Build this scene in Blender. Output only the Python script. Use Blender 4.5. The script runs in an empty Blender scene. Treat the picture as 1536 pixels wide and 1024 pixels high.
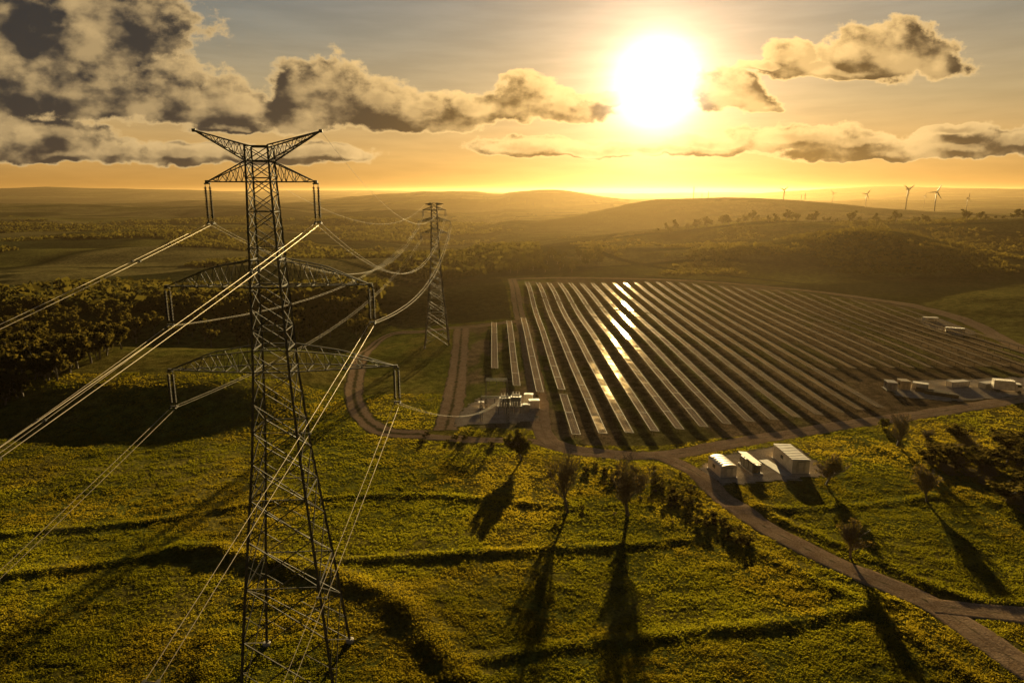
import bpy, math, random
import numpy as np
from mathutils import Vector, Matrix

random.seed(7)
rng = np.random.default_rng(11)
S = bpy.context.scene
COL = S.collection
R = math.radians
PI = math.pi

# ------------------------------------------------------------------ camera
CAMH, PITCH, F = 55.0, R(12.33), 1024.0
CP, SP = math.cos(PITCH), math.sin(PITCH)
cam_d = bpy.data.cameras.new('camera')
cam_d.lens, cam_d.sensor_width, cam_d.sensor_fit = 24, 36, 'HORIZONTAL'
cam_d.clip_start, cam_d.clip_end = 1.0, 60000
cam = bpy.data.objects.new('camera', cam_d)
cam.location = (0, 0, CAMH)
cam.rotation_euler = (PI / 2 - PITCH, 0, 0)
COL.objects.link(cam)
S.camera = cam


def ray(px, py):
    a, b = (px - 768) / F, (512 - py) / F
    return np.array([a, CP + b * SP, -SP + b * CP])


def flat(px, py, z=0.0):
    d = ray(px, py)
    t = (z - CAMH) / d[2]
    return np.array([d[0] * t, d[1] * t])


def atdist(px, py, y):
    d = ray(px, py)
    t = y / d[1]
    return np.array([d[0] * t, y, CAMH + d[2] * t])


# ------------------------------------------------------------------ noise
def vnoise(x, y, seed=0):
    xi, yi = np.floor(x).astype(np.int64), np.floor(y).astype(np.int64)
    xf, yf = x - xi, y - yi
    u, v = xf * xf * (3 - 2 * xf), yf * yf * (3 - 2 * yf)

    def h(a, b):
        n = (a * 374761393 + b * 668265263 + seed * 1442695041) & 0x7fffffff
        n = ((n ^ (n >> 13)) * 1274126177) & 0x7fffffff
        n = (n ^ (n >> 16)) & 0xffffff
        return n / float(0xffffff)
    return ((h(xi, yi) * (1 - u) + h(xi + 1, yi) * u) * (1 - v)
            + (h(xi, yi + 1) * (1 - u) + h(xi + 1, yi + 1) * u) * v)


def fbm(x, y, seed=0, o=4):
    s, a, t = 0, 0.5, 0
    for k in range(o):
        s = s + a * vnoise(x * 2 ** k + 17.3 * k, y * 2 ** k - 9.1 * k, seed + k)
        t += a
        a *= 0.5
    return s / t


def sstep(a, b, x):
    t = np.clip((x - a) / (b - a), 0, 1)
    return t * t * (3 - 2 * t)


def polydist(x, y, pts):
    best = np.full(np.shape(x), 1e9)
    for (ax, ay), (bx, by) in zip(pts[:-1], pts[1:]):
        dx, dy = bx - ax, by - ay
        L = dx * dx + dy * dy + 1e-9
        t = np.clip(((x - ax) * dx + (y - ay) * dy) / L, 0, 1)
        best = np.minimum(best, np.hypot(x - ax - t * dx, y - ay - t * dy))
    return best


def smooth_line(pts, n=8):
    P = [np.array(p, float) for p in pts]
    P = [2 * P[0] - P[1]] + P + [2 * P[-1] - P[-2]]
    out = []
    for i in range(1, len(P) - 2):
        for k in range(n):
            t = k / n
            a, b, c, d = P[i - 1], P[i], P[i + 1], P[i + 2]
            out.append(0.5 * ((2 * b) + (c - a) * t + (2 * a - 5 * b + 4 * c - d) * t * t + (3 * b - a - 3 * c + d) * t ** 3))
    out.append(P[-2])
    return out


def pxline(pts, n=6):
    return smooth_line([flat(*p) for p in pts], n)


# ------------------------------------------------------------------ terrain
BANKS = [  # low grass banks and field edges: pixel line, height, half width
    (pxline([(-60, 868), (140, 846), (280, 826), (330, 826)]), 0.75, 1.1),
    (pxline([(270, 826), (340, 832), (430, 852), (520, 872), (600, 905), (640, 950), (690, 1010), (720, 1060)]), 1.5, 2.2),
    (pxline([(420, 848), (640, 834), (840, 822), (960, 815), (1040, 808)]), 0.8, 1.0),
    (pxline([(700, 992), (900, 962), (1120, 942), (1290, 915), (1340, 905)]), 0.8, 1.1),
    (pxline([(-40, 800), (200, 783), (400, 756), (620, 742), (860, 760)]), 0.6, 1.0),
    (pxline([(300, 1060), (320, 950), (370, 900), (400, 880)]), 0.8, 1.4),
    (pxline([(1100, 765), (1180, 766), (1300, 757), (1400, 745)]), 0.8, 1.1),
    (pxline([(1090, 728), (1150, 772), (1270, 826), (1380, 874), (1460, 900), (1540, 908), (1620, 915)]), 0.9, 1.2),
    (pxline([(1050, 785), (1130, 828), (1240, 880), (1330, 928), (1440, 1005), (1500, 1050)]), 0.7, 1.2),
    (pxline([(1290, 658), (1350, 690), (1420, 725), (1536, 775)]), 0.9, 1.6),
]
RIDGE_B = (np.array([-200, -5, 45, 170, 295, 390, 562, 900, 1600]), np.array([-6, -2, 3, 9, 22, 24, 28, 33, 36.]))
RIDGE_C = (np.array([-100, 40, 120, 200, 297, 427, 590, 727, 1100]), np.array([-16, -13, -2, 12, 29, 32, 27, 20, 10.]))


def height(x, y):
    r = np.hypot(x, y)
    # gentle ground swell
    h = (fbm(x / 45, y / 45, 3, 3) - 0.5) * 1.6 + (fbm(x / 9, y / 9, 5, 2) - 0.5) * 0.5
    near = sstep(55, 70, y) * (1 - sstep(178, 200, y))
    for pts, hh, w in BANKS:
        d = polydist(x, y, pts)
        jit = 0.6 + 0.8 * fbm(x / 5, y / 5, 31, 2)
        h = h + near * 0.42 * hh * jit * np.exp(-(d / w) ** 2)
    # hummocky grass
    h = h + near * (fbm(x / 2.2, y / 2.2, 8, 2) - 0.5) * 0.16
    # solar field plane, tilting up away from us
    sol = sstep(-45, -20, x)
    h = h * (1 - 0.75 * sol * sstep(150, 165, y))
    h = h + sol * np.clip(y - 150, 0, 290) * 0.016
    wav = np.sin(y / 31 + x / 60.0) * 0.5 + np.sin(y / 17 + x / 23.0) * 0.22
    h = h + sol * sstep(210, 260, y) * (1 - sstep(420, 480, y)) * wav
    # left: rising near slope, lit shoulder, wooded valley behind
    lf = 1 - sstep(-75, -42, x)
    lf2 = lf * (1 - 0.35 * sstep(-120, -190, x))
    h = h + lf2 * (sstep(148, 176, y) * 5.4 + sstep(165, 205, y) * 1.5 - sstep(206, 265, y) * 15)
    h = h + lf * sstep(255, 340, y) * 7
    h = h - (1 - sstep(-30, 0, x)) * (1 - lf) * sstep(175, 205, y) * 1.5
    # dark field beyond the track (a slope facing us)
    h = h + np.exp(-((x + 75) / 75) ** 2) * (sstep(285, 345, y) * 9 - sstep(350, 430, y) * 16)
    # far plain
    far = sstep(430, 900, r)
    h = h - far * 10 * (1 - sstep(0, 300, x) * 0.3)
    roll = (fbm(x / 420, y / 260, 21, 3) - 0.5)
    h = h + sstep(300, 650, r) * (1 - sol * (1 - sstep(450, 600, y))) * roll * (26 + 22 * (1 - sstep(-60, 60, x)))
    roll2 = (fbm(x / 1500, y / 700, 23, 4) - 0.5)
    h = h + sstep(1200, 3000, r) * roll2 * 70
    # right mound, ridges
    h = h + 22 * np.exp(-((x - 272) / 80) ** 2 - ((y - 520) / 62) ** 2)
    h = h + 7 * np.exp(-((x - 150) / 45) ** 2 - ((y - 500) / 30) ** 2)
    yb = 740 + 30 * np.sin(x / 130)
    hb = np.interp(x, *RIDGE_B)
    sf = np.where(y < yb, 150, 120)
    h = h + (hb + 5) * np.exp(-((y - yb) / sf) ** 2) * (1 + 0.25 * (fbm(x / 90, y / 90, 41, 3) - 0.5))
    hc = np.interp(x, *RIDGE_C) + 10
    h = h + np.where(hc > 0, hc, 0) * np.exp(-((y - 1400) / 230) ** 2)
    # far humps and plateaus
    h = h + 58 * np.exp(-((x - 190) / 330) ** 2 - ((y - 3000) / 500) ** 2)
    h = h + 45 * np.exp(-((x + 420) / 500) ** 2 - ((y - 3600) / 600) ** 2)
    h = h + 95 * sstep(1500, 3300, x) * np.exp(-((y - 6200) / 1300) ** 2)
    h = h + 110 * np.exp(-((x + 4900) / 1500) ** 2 - ((y - 7800) / 1500) ** 2)
    h = h + 62 * np.exp(-((x + 1500) / 1900) ** 2 - ((y - 8500) / 1300) ** 2)
    h = h + 40 * np.exp(-((y - 9600) / 900) ** 2)
    # right meadow bumps
    h = h + 5 * np.exp(-((x - 240) / 35) ** 2 - ((y - 300) / 45) ** 2) * (0.6 + 0.8 * fbm(x / 14, y / 14, 51, 3))
    return h


def axis(lo, hi, step, out_lo, out_hi, g):
    c = list(np.arange(lo, hi + step / 2, step))
    a, s = [], step
    v = lo
    while v > out_lo:
        s *= g
        v -= s
        a.append(v)
    b, s = [], step
    v = hi
    while v < out_hi:
        s *= g
        v += s
        b.append(v)
    return np.array(a[::-1] + c + b)


XS = axis(-110, 150, 0.7, -11000, 11000, 1.05)
YS = np.concatenate([np.array([-480, -300, -180, -100, -50, -20, 0, 20, 35, 45, 52, 57]),
                     np.arange(60, 182, 0.6), np.arange(182, 452, 1.5), np.arange(452, 900, 4.0)])
yy, s = 900.0, 5.0
extra = []
while yy < 10500:
    extra.append(yy)
    s *= 1.035
    yy += s
YS = np.concatenate([YS, np.array(extra)])
GX, GY = np.meshgrid(XS, YS)
GZ = height(GX, GY)


def gz(x, y):
    x = np.asarray(x, float)
    y = np.asarray(y, float)
    i = np.clip(np.searchsorted(XS, x) - 1, 0, len(XS) - 2)
    j = np.clip(np.searchsorted(YS, y) - 1, 0, len(YS) - 2)
    u = np.clip((x - XS[i]) / (XS[i + 1] - XS[i]), 0, 1)
    v = np.clip((y - YS[j]) / (YS[j + 1] - YS[j]), 0, 1)
    return ((GZ[j, i] * (1 - u) + GZ[j, i + 1] * u) * (1 - v) + (GZ[j + 1, i] * (1 - u) + GZ[j + 1, i + 1] * u) * v)


TT = np.geomspace(40, 16000, 5000)


def P(px, py):
    """ground point seen at a photo pixel"""
    d = ray(px, py)
    x, y, z = d[0] * TT, d[1] * TT, CAMH + d[2] * TT
    below = np.nonzero(z < gz(x, y))[0]
    k = below[0] if len(below) else len(TT) - 1
    a, b = TT[max(k - 1, 0)], TT[k]
    for _ in range(12):
        m = (a + b) / 2
        if CAMH + d[2] * m < gz(d[0] * m, d[1] * m):
            b = m
        else:
            a = m
    return Vector((d[0] * b, d[1] * b, float(gz(d[0] * b, d[1] * b))))


# ------------------------------------------------------------------ object helpers
def tag(o, label=None, cat=None, group=None, kind=None):
    if label: o['label'] = label
    if cat: o['category'] = cat
    if group: o['group'] = group
    if kind: o['kind'] = kind
    return o


def empty(name, loc, rz=0, scale=1):
    o = bpy.data.objects.new(name, None)
    o.empty_display_size = 0.5
    o.location = loc
    o.rotation_euler = (0, 0, rz)
    o.scale = (scale,) * 3
    COL.objects.link(o)
    return o


KIDS = {}


def link(name, me, parent=None):
    o = bpy.data.objects.new(name, me)
    COL.objects.link(o)
    if parent is not None:
        o.parent = parent
        KIDS.setdefault(parent.name, []).append(o)
    return o


def copy_tree(o, parent=None):
    c = o.copy()
    COL.objects.link(c)
    if parent is not None:
        c.parent = parent
        KIDS.setdefault(parent.name, []).append(c)
    for ch in list(KIDS.get(o.name, [])):
        copy_tree(ch, c)
    return c


class MB:
    K = 1.0

    def __init__(s):
        s.v, s.f, s.uv = [], [], None

    def quad(s, a, b, c, d):
        n = len(s.v)
        s.v += [tuple(a), tuple(b), tuple(c), tuple(d)]
        s.f.append((n, n + 1, n + 2, n + 3))

    def box(s, c, size, M=None):
        n = len(s.v)
        hx, hy, hz = size[0] / 2, size[1] / 2, size[2] / 2
        for dx, dy, dz in ((-1, -1, -1), (1, -1, -1), (1, 1, -1), (-1, 1, -1), (-1, -1, 1), (1, -1, 1), (1, 1, 1), (-1, 1, 1)):
            p = Vector((dx * hx, dy * hy, dz * hz))
            if M: p = M @ p
            s.v.append(tuple(p + Vector(c)))
        for q in ((0, 3, 2, 1), (4, 5, 6, 7), (0, 1, 5, 4), (1, 2, 6, 5), (2, 3, 7, 6), (3, 0, 4, 7)):
            s.f.append(tuple(n + k for k in q))
        return s

    def tube(s, p0, p1, r0, r1=None, n=4, cap=True):
        r1 = (r0 if r1 is None else r1) * MB.K
        r0 = r0 * MB.K
        p0, p1 = Vector(p0), Vector(p1)
        d = p1 - p0
        if d.length < 1e-6: return s
        d.normalize()
        a = d.orthogonal().normalized()
        if abs(d.z) < 0.95:
            a = d.cross(Vector((0, 0, 1))).normalized()
        b = d.cross(a)
        k = len(s.v)
        for p, r in ((p0, r0), (p1, r1)):
            for i in range(n):
                t = 2 * PI * (i + 0.5) / n
                s.v.append(tuple(p + a * (math.cos(t) * r) + b * (math.sin(t) * r)))
        for i in range(n):
            j = (i + 1) % n
            s.f.append((k + i, k + j, k + n + j, k + n + i))
        if cap:
            s.f.append(tuple(k + n - 1 - i for i in range(n)))
            s.f.append(tuple(k + n + i for i in range(n)))
        return s

    def path(s, pts, r, n=5):
        pts = [Vector(p) for p in pts]
        k = len(s.v)
        for i, p in enumerate(pts):
            d = (pts[min(i + 1, len(pts) - 1)] - pts[max(i - 1, 0)]).normalized()
            a = d.cross(Vector((0, 0, 1)))
            a = a.normalized() if a.length > 1e-4 else Vector((1, 0, 0))
            b = a.cross(d)
            for j in range(n):
                t = 2 * PI * j / n
                s.v.append(tuple(p + a * (math.cos(t) * r) + b * (math.sin(t) * r)))
        for i in range(len(pts) - 1):
            for j in range(n):
                q = (j + 1) % n
                s.f.append((k + i * n + j, k + i * n + q, k + (i + 1) * n + q, k + (i + 1) * n + j))
        return s

    def lathe(s, prof, c=(0, 0, 0), n=10):
        k = len(s.v)
        for r, z in prof:
            for i in range(n):
                t = 2 * PI * i / n
                s.v.append((c[0] + r * math.cos(t), c[1] + r * math.sin(t), c[2] + z))
        for i in range(len(prof) - 1):
            for j in range(n):
                q = (j + 1) % n
                s.f.append((k + i * n + j, k + i * n + q, k + (i + 1) * n + q, k + (i + 1) * n + j))
        s.f.append(tuple(k + n - 1 - i for i in range(n)))
        s.f.append(tuple(k + (len(prof) - 1) * n + i for i in range(n)))
        return s

    def mesh(s, name, mat, smooth=False):
        me = bpy.data.meshes.new(name)
        me.from_pydata(s.v, [], s.f)
        me.materials.append(mat)
        if smooth:
            me.polygons.foreach_set('use_smooth', [True] * len(me.polygons))
        me.update()
        return me

    def build(s, name, mat, parent=None, smooth=False):
        return link(name, s.mesh(name, mat, smooth), parent)


def np_mesh(name, V, Fc, mat, col=None, smooth=False):
    """mesh from arrays; Fc is (n,3) or (n,4); col per vertex rgb"""
    me = bpy.data.meshes.new(name)
    n, k = Fc.shape
    me.vertices.add(len(V))
    me.vertices.foreach_set('co', np.ascontiguousarray(V, np.float32).ravel())
    me.loops.add(n * k)
    me.loops.foreach_set('vertex_index', np.ascontiguousarray(Fc, np.int32).ravel())
    me.polygons.add(n)
    me.polygons.foreach_set('loop_start', np.arange(0, n * k, k, dtype=np.int32))
    if smooth:
        me.polygons.foreach_set('use_smooth', np.ones(n, bool))
    me.update(calc_edges=True)
    me.validate()
    if col is not None:
        at = me.color_attributes.new('tint', 'FLOAT_COLOR', 'POINT')
        c = np.ones((len(V), 4), np.float32)
        c[:, :3] = col
        at.data.foreach_set('color', c.ravel())
    me.materials.append(mat)
    return me


# ------------------------------------------------------------------ materials
class NT:
    def __init__(s, tree):
        s.t = tree
        s.n, s.l = tree.nodes, tree.links

    def N(s, kind, **kw):
        n = s.n.new(kind)
        for k, v in kw.items():
            setattr(n, k, v)
        return n

    def set(s, sock, v):
        if isinstance(v, bpy.types.NodeSocket):
            s.l.new(v, sock)
        elif v is not None:
            sock.default_value = v

    def m(s, op, a, b=None, c=None, clamp=False):
        n = s.N('ShaderNodeMath', operation=op, use_clamp=clamp)
        for i, v in enumerate((a, b, c)):
            if v is not None: s.set(n.inputs[i], v)
        return n.outputs[0]

    def vm(s, op, a, b=None, out=0, sc=None):
        n = s.N('ShaderNodeVectorMath', operation=op)
        s.set(n.inputs[0], a)
        if b is not None: s.set(n.inputs[1], b)
        if sc is not None: s.set(n.inputs['Scale'], sc)
        return n.outputs[out]

    def mix(s, f, a, b, blend='MIX'):
        n = s.N('ShaderNodeMix', data_type='RGBA', blend_type=blend)
        s.set(n.inputs[0], f)
        s.set(n.inputs[6], a)
        s.set(n.inputs[7], b)
        return n.outputs[2]

    def rng(s, v, a, b, c=0.0, d=1.0, smooth=True):
        n = s.N('ShaderNodeMapRange', interpolation_type='SMOOTHSTEP' if smooth else 'LINEAR')
        for i, q in enumerate((v, a, b, c, d)):
            s.set(n.inputs[i], q)
        return n.outputs[0]

    def noise(s, vec, scale, detail=4, rough=0.55, out=0):
        n = s.N('ShaderNodeTexNoise')
        if vec is not None: s.set(n.inputs['Vector'], vec)
        n.inputs['Scale'].default_value = scale
        n.inputs['Detail'].default_value = detail
        n.inputs['Roughness'].default_value = rough
        return n.outputs[out]

    def ramp(s, f, stops):
        n = s.N('ShaderNodeValToRGB')
        e = n.color_ramp.elements
        while len(e) < len(stops): e.new(0.5)
        for q, (p, c) in zip(e, stops):
            q.position = p
            q.color = (*c, 1)
        s.set(n.inputs[0], f)
        return n.outputs[0]


def rgb(*c):
    return (*c, 1)


def new_mat(name):
    m = bpy.data.materials.new(name)
    m.use_nodes = True
    t = NT(m.node_tree)
    t.n.clear()
    out = t.N('ShaderNodeOutputMaterial')
    return m, t, out


def principled(name, c1, c2=None, rough=0.6, metal=0.0, nscale=3.0, bump=0.0, bscale=20, spec=0.5, r2=None):
    m, t, out = new_mat(name)
    b = t.N('ShaderNodeBsdfPrincipled')
    co = t.N('ShaderNodeTexCoord').outputs['Object']
    f = t.rng(t.noise(co, nscale, 5, 0.6), 0.35, 0.65)
    t.set(b.inputs['Base Color'], t.mix(f, rgb(*c1), rgb(*(c2 or c1))))
    b.inputs['Metallic'].default_value = metal
    t.set(b.inputs['Roughness'], t.rng(f, 0, 1, rough, r2 if r2 is not None else rough, False))
    b.inputs['Specular IOR Level'].default_value = spec
    if bump:
        bn = t.N('ShaderNodeBump')
        bn.inputs['Strength'].default_value = bump
        t.set(bn.inputs['Height'], t.noise(co, bscale, 4, 0.6))
        t.l.new(bn.outputs[0], b.inputs['Normal'])
    t.l.new(b.outputs[0], out.inputs[0])
    return m


def leafy(name, trans=0.45, rough=0.55, gain=(1, 1, 1), tcol=(1.25, 1.15, 0.5)):
    """leaf / blade material: albedo from the 'tint' attribute, part of the light passes through"""
    m, t, out = new_mat(name)
    a = t.N('ShaderNodeAttribute', attribute_name='tint').outputs['Color']
    a = t.mix(1.0, a, rgb(*gain), 'MULTIPLY')
    d = t.N('ShaderNodeBsdfDiffuse')
    tr = t.N('ShaderNodeBsdfTranslucent')
    t.set(d.inputs[0], a)
    t.set(tr.inputs[0], t.mix(1.0, a, rgb(*tcol), 'MULTIPLY'))
    mx = t.N('ShaderNodeMixShader')
    mx.inputs[0].default_value = trans
    t.l.new(d.outputs[0], mx.inputs[1])
    t.l.new(tr.outputs[0], mx.inputs[2])
    t.l.new(mx.outputs[0], out.inputs[0])
    return m


def ground_mat():
    m, t, out = new_mat('ground_cover')
    b = t.N('ShaderNodeBsdfDiffuse')
    g = t.N('ShaderNodeNewGeometry').outputs['Position']
    a = t.N('ShaderNodeAttribute', attribute_name='tint').outputs['Color']
    n1 = t.noise(g, 0.35, 6, 0.62)
    n2 = t.noise(g, 2.2, 5, 0.6)
    n3 = t.noise(g, 0.02, 5, 0.6)
    k = t.m('MULTIPLY', t.rng(n1, 0.3, 0.7, 0.55, 1.45), t.rng(n2, 0.3, 0.7, 0.6, 1.4))
    k = t.m('MULTIPLY', k, t.rng(n3, 0.3, 0.7, 0.7, 1.3))
    kk = t.N('ShaderNodeCombineColor')
    for i in range(3): t.set(kk.inputs[i], k)
    t.set(b.inputs['Color'], t.mix(1.0, a, kk.outputs[0], 'MULTIPLY'))
    b.inputs['Roughness'].default_value = 0.6
    bn = t.N('ShaderNodeBump')
    bn.inputs['Strength'].default_value = 0.75
    bn.inputs['Distance'].default_value = 0.40
    t.set(bn.inputs['Height'], t.m('ADD', t.m('MULTIPLY', n1, 1.6), n2))
    t.l.new(bn.outputs[0], b.inputs['Normal'])
    t.l.new(b.outputs[0], out.inputs[0])
    return m


def dirt_mat(name, c1, c2):
    m, t, out = new_mat(name)
    b = t.N('ShaderNodeBsdfDiffuse')
    g = t.N('ShaderNodeNewGeometry').outputs['Position']
    a = t.N('ShaderNodeAttribute', attribute_name='tint').outputs['Fac']  # 0 wheel track .. 1 edge
    n1 = t.noise(g, 0.5, 6, 0.65)
    n2 = t.noise(g, 4, 4, 0.6)
    c = t.mix(t.rng(n1, 0.35, 0.65), rgb(*c1), rgb(*c2))
    grass = rgb(0.07, 0.065, 0.02)
    f = t.m('MULTIPLY', t.rng(t.m('ADD', a, t.m('MULTIPLY', t.m('SUBTRACT', n1, 0.5), 1.6)), 0.45, 0.85), 0.85)
    c = t.mix(f, c, grass)
    k = t.rng(n2, 0.3, 0.7, 0.75, 1.25)
    kk = t.N('ShaderNodeCombineColor')
    for i in range(3): t.set(kk.inputs[i], k)
    t.set(b.inputs['Color'], t.mix(1.0, c, kk.outputs[0], 'MULTIPLY'))
    b.inputs['Roughness'].default_value = 0.85
    bn = t.N('ShaderNodeBump')
    bn.inputs['Strength'].default_value = 0.6
    bn.inputs['Distance'].default_value = 0.15
    t.set(bn.inputs['Height'], t.m('ADD', n2, n1))
    t.l.new(bn.outputs[0], b.inputs['Normal'])
    t.l.new(b.outputs[0], out.inputs[0])
    return m


def panel_mat():
    m, t, out = new_mat('solar_glass')
    uv = t.N('ShaderNodeUVMap').outputs[0]
    sx = t.N('ShaderNodeSeparateXYZ')
    t.l.new(uv, sx.inputs[0])

    def grid(v, period, w):
        q = t.m('PINGPONG', v, period / 2)
        return t.m('LESS_THAN', q, w)
    fr = t.m('MAXIMUM', grid(sx.outputs[0], 1.2, 0.022), grid(sx.outputs[1], 0.95, 0.022))
    cell = t.m('MAXIMUM', grid(sx.outputs[0], 0.25, 0.008), grid(sx.outputs[1], 0.1667, 0.006))
    g = t.N('ShaderNodeNewGeometry').outputs['Position']
    nz = t.noise(g, 0.35, 4, 0.6)
    glass = t.mix(t.m('MULTIPLY', cell, 0.5), t.mix(nz, rgb(0.02, 0.015, 0.012), rgb(0.06, 0.04, 0.024)), rgb(0.2, 0.18, 0.15))
    # anti-reflective textured glass: a weak, nearly angle-independent sheen over dark cells
    df = t.N('ShaderNodeBsdfDiffuse')
    t.set(df.inputs[0], t.mix(fr, glass, rgb(0.15, 0.115, 0.075)))
    gl = t.N('ShaderNodeBsdfGlossy')
    t.set(gl.inputs['Roughness'], t.m('ADD', t.rng(nz, 0.3, 0.7, 0.04, 0.08), t.m('MULTIPLY', fr, 0.25)))
    gl.inputs['Color'].default_value = (0.98, 0.78, 0.50, 1)
    bn = t.N('ShaderNodeBump')
    bn.inputs['Strength'].default_value = 0.05
    bn.inputs['Distance'].default_value = 0.05
    t.set(bn.inputs['Height'], t.noise(g, 0.9, 3, 0.5))
    t.l.new(bn.outputs[0], gl.inputs['Normal'])
    mx = t.N('ShaderNodeMixShader')
    t.set(mx.inputs[0], t.m('MULTIPLY', t.rng(nz, 0.3, 0.7, 0.05, 0.11), t.m('SUBTRACT', 1.0, fr)))
    t.l.new(df.outputs[0], mx.inputs[1])
    t.l.new(gl.outputs[0], mx.inputs[2])
    t.l.new(mx.outputs[0], out.inputs[0])
    return m


M_GROUND = ground_mat()
M_ROAD = dirt_mat('dirt_road', (0.34, 0.215, 0.115), (0.46, 0.31, 0.18))
M_PAD = dirt_mat('gravel_pad', (0.34, 0.26, 0.18), (0.44, 0.35, 0.25))
M_STEEL = principled('galvanised_steel', (0.045, 0.042, 0.036), (0.085, 0.075, 0.06), 0.65, 0.2, 1.5, r2=0.85, spec=0.1)
M_WIRE = principled('aluminium_strand', (0.50, 0.42, 0.28), (0.4, 0.33, 0.22), 0.38, 0.9, 0.5)
M_WIRE2 = principled('dulled_strand', (0.24, 0.19, 0.12), (0.17, 0.14, 0.09), 0.7, 0.2, 0.5, spec=0.15)  # same strand, coloured darker and duller to mute sun glint between the pylons
M_INS = principled('glazed_porcelain', (0.035, 0.028, 0.022), (0.06, 0.045, 0.03), 0.7, 0.0, 4, spec=0.06)
M_ALU = principled('aluminium_frame', (0.13, 0.095, 0.055), (0.09, 0.07, 0.045), 0.7, 0.0, 2, spec=0.05)
M_POST = principled('zinc_post', (0.18, 0.17, 0.15), (0.25, 0.23, 0.2), 0.5, 0.6, 3)
M_PANEL = panel_mat()
M_WHITE = principled('white_paint', (0.68, 0.61, 0.50), (0.52, 0.45, 0.35), 0.45, 0.0, 0.9, 0.05, 6)
M_ROOFW = principled('weathered_roof_sheet', (0.60, 0.53, 0.42), (0.44, 0.37, 0.28), 0.4, 0.0, 0.7, 0.06, 5)
M_TAN = principled('tan_paint', (0.50, 0.38, 0.22), (0.4, 0.3, 0.18), 0.5, 0.0, 1.2)
M_GREY = principled('grey_paint', (0.30, 0.29, 0.27), (0.22, 0.21, 0.19), 0.5, 0.1, 1.2)
M_DARK = principled('dark_trim', (0.05, 0.048, 0.045), (0.08, 0.075, 0.07), 0.5, 0.2, 2)
M_CONC = principled('concrete', (0.36, 0.32, 0.27), (0.28, 0.25, 0.21), 0.85, 0.0, 1.0, 0.2, 8)
M_BARK = principled('bark', (0.09, 0.07, 0.045), (0.14, 0.11, 0.075), 0.9, 0.0, 3, 0.4, 12)
M_LEAF = leafy('leaves', 0.5, tcol=(1.7, 1.4, 0.6))
M_GRASS = leafy('grass_blades', 0.6, tcol=(2.1, 1.8, 0.55))
M_FAR = leafy('woodland_leaves', 0.45, tcol=(1.7, 1.4, 0.6))
M_TURB = principled('turbine_paint', (0.16, 0.15, 0.14), (0.13, 0.12, 0.11), 0.5)

# ------------------------------------------------------------------ ground sheet
SOLAR_PX = [(690, 640), (812, 645), (838, 668), (1000, 668), (1345, 622), (1536, 590), (1700, 575), (1536, 535), (1470, 505), (1385, 462), (1200, 434), (1000, 420), (775, 420), (780, 482), (690, 488)]


def in_poly(x, y, poly):
    c = np.zeros(np.shape(x), bool)
    n = len(poly)
    for i in range(n):
        (ax, ay), (bx, by) = poly[i], poly[(i + 1) % n]
        cond = (ay > y) != (by > y)
        c ^= cond & (x < (bx - ax) * (y - ay) / ((by - ay) + 1e-12) + ax)
    return c


SOLAR = [tuple(P(*p)[:2]) for p in SOLAR_PX]
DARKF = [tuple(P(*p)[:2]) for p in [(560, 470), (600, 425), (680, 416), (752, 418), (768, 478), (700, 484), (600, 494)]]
RIGHTF = [tuple(P(*p)[:2]) for p in [(1385, 455), (1536, 425), (1700, 430), (1700, 560), (1536, 518)]]


def C(*c):
    return np.array(c)


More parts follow.
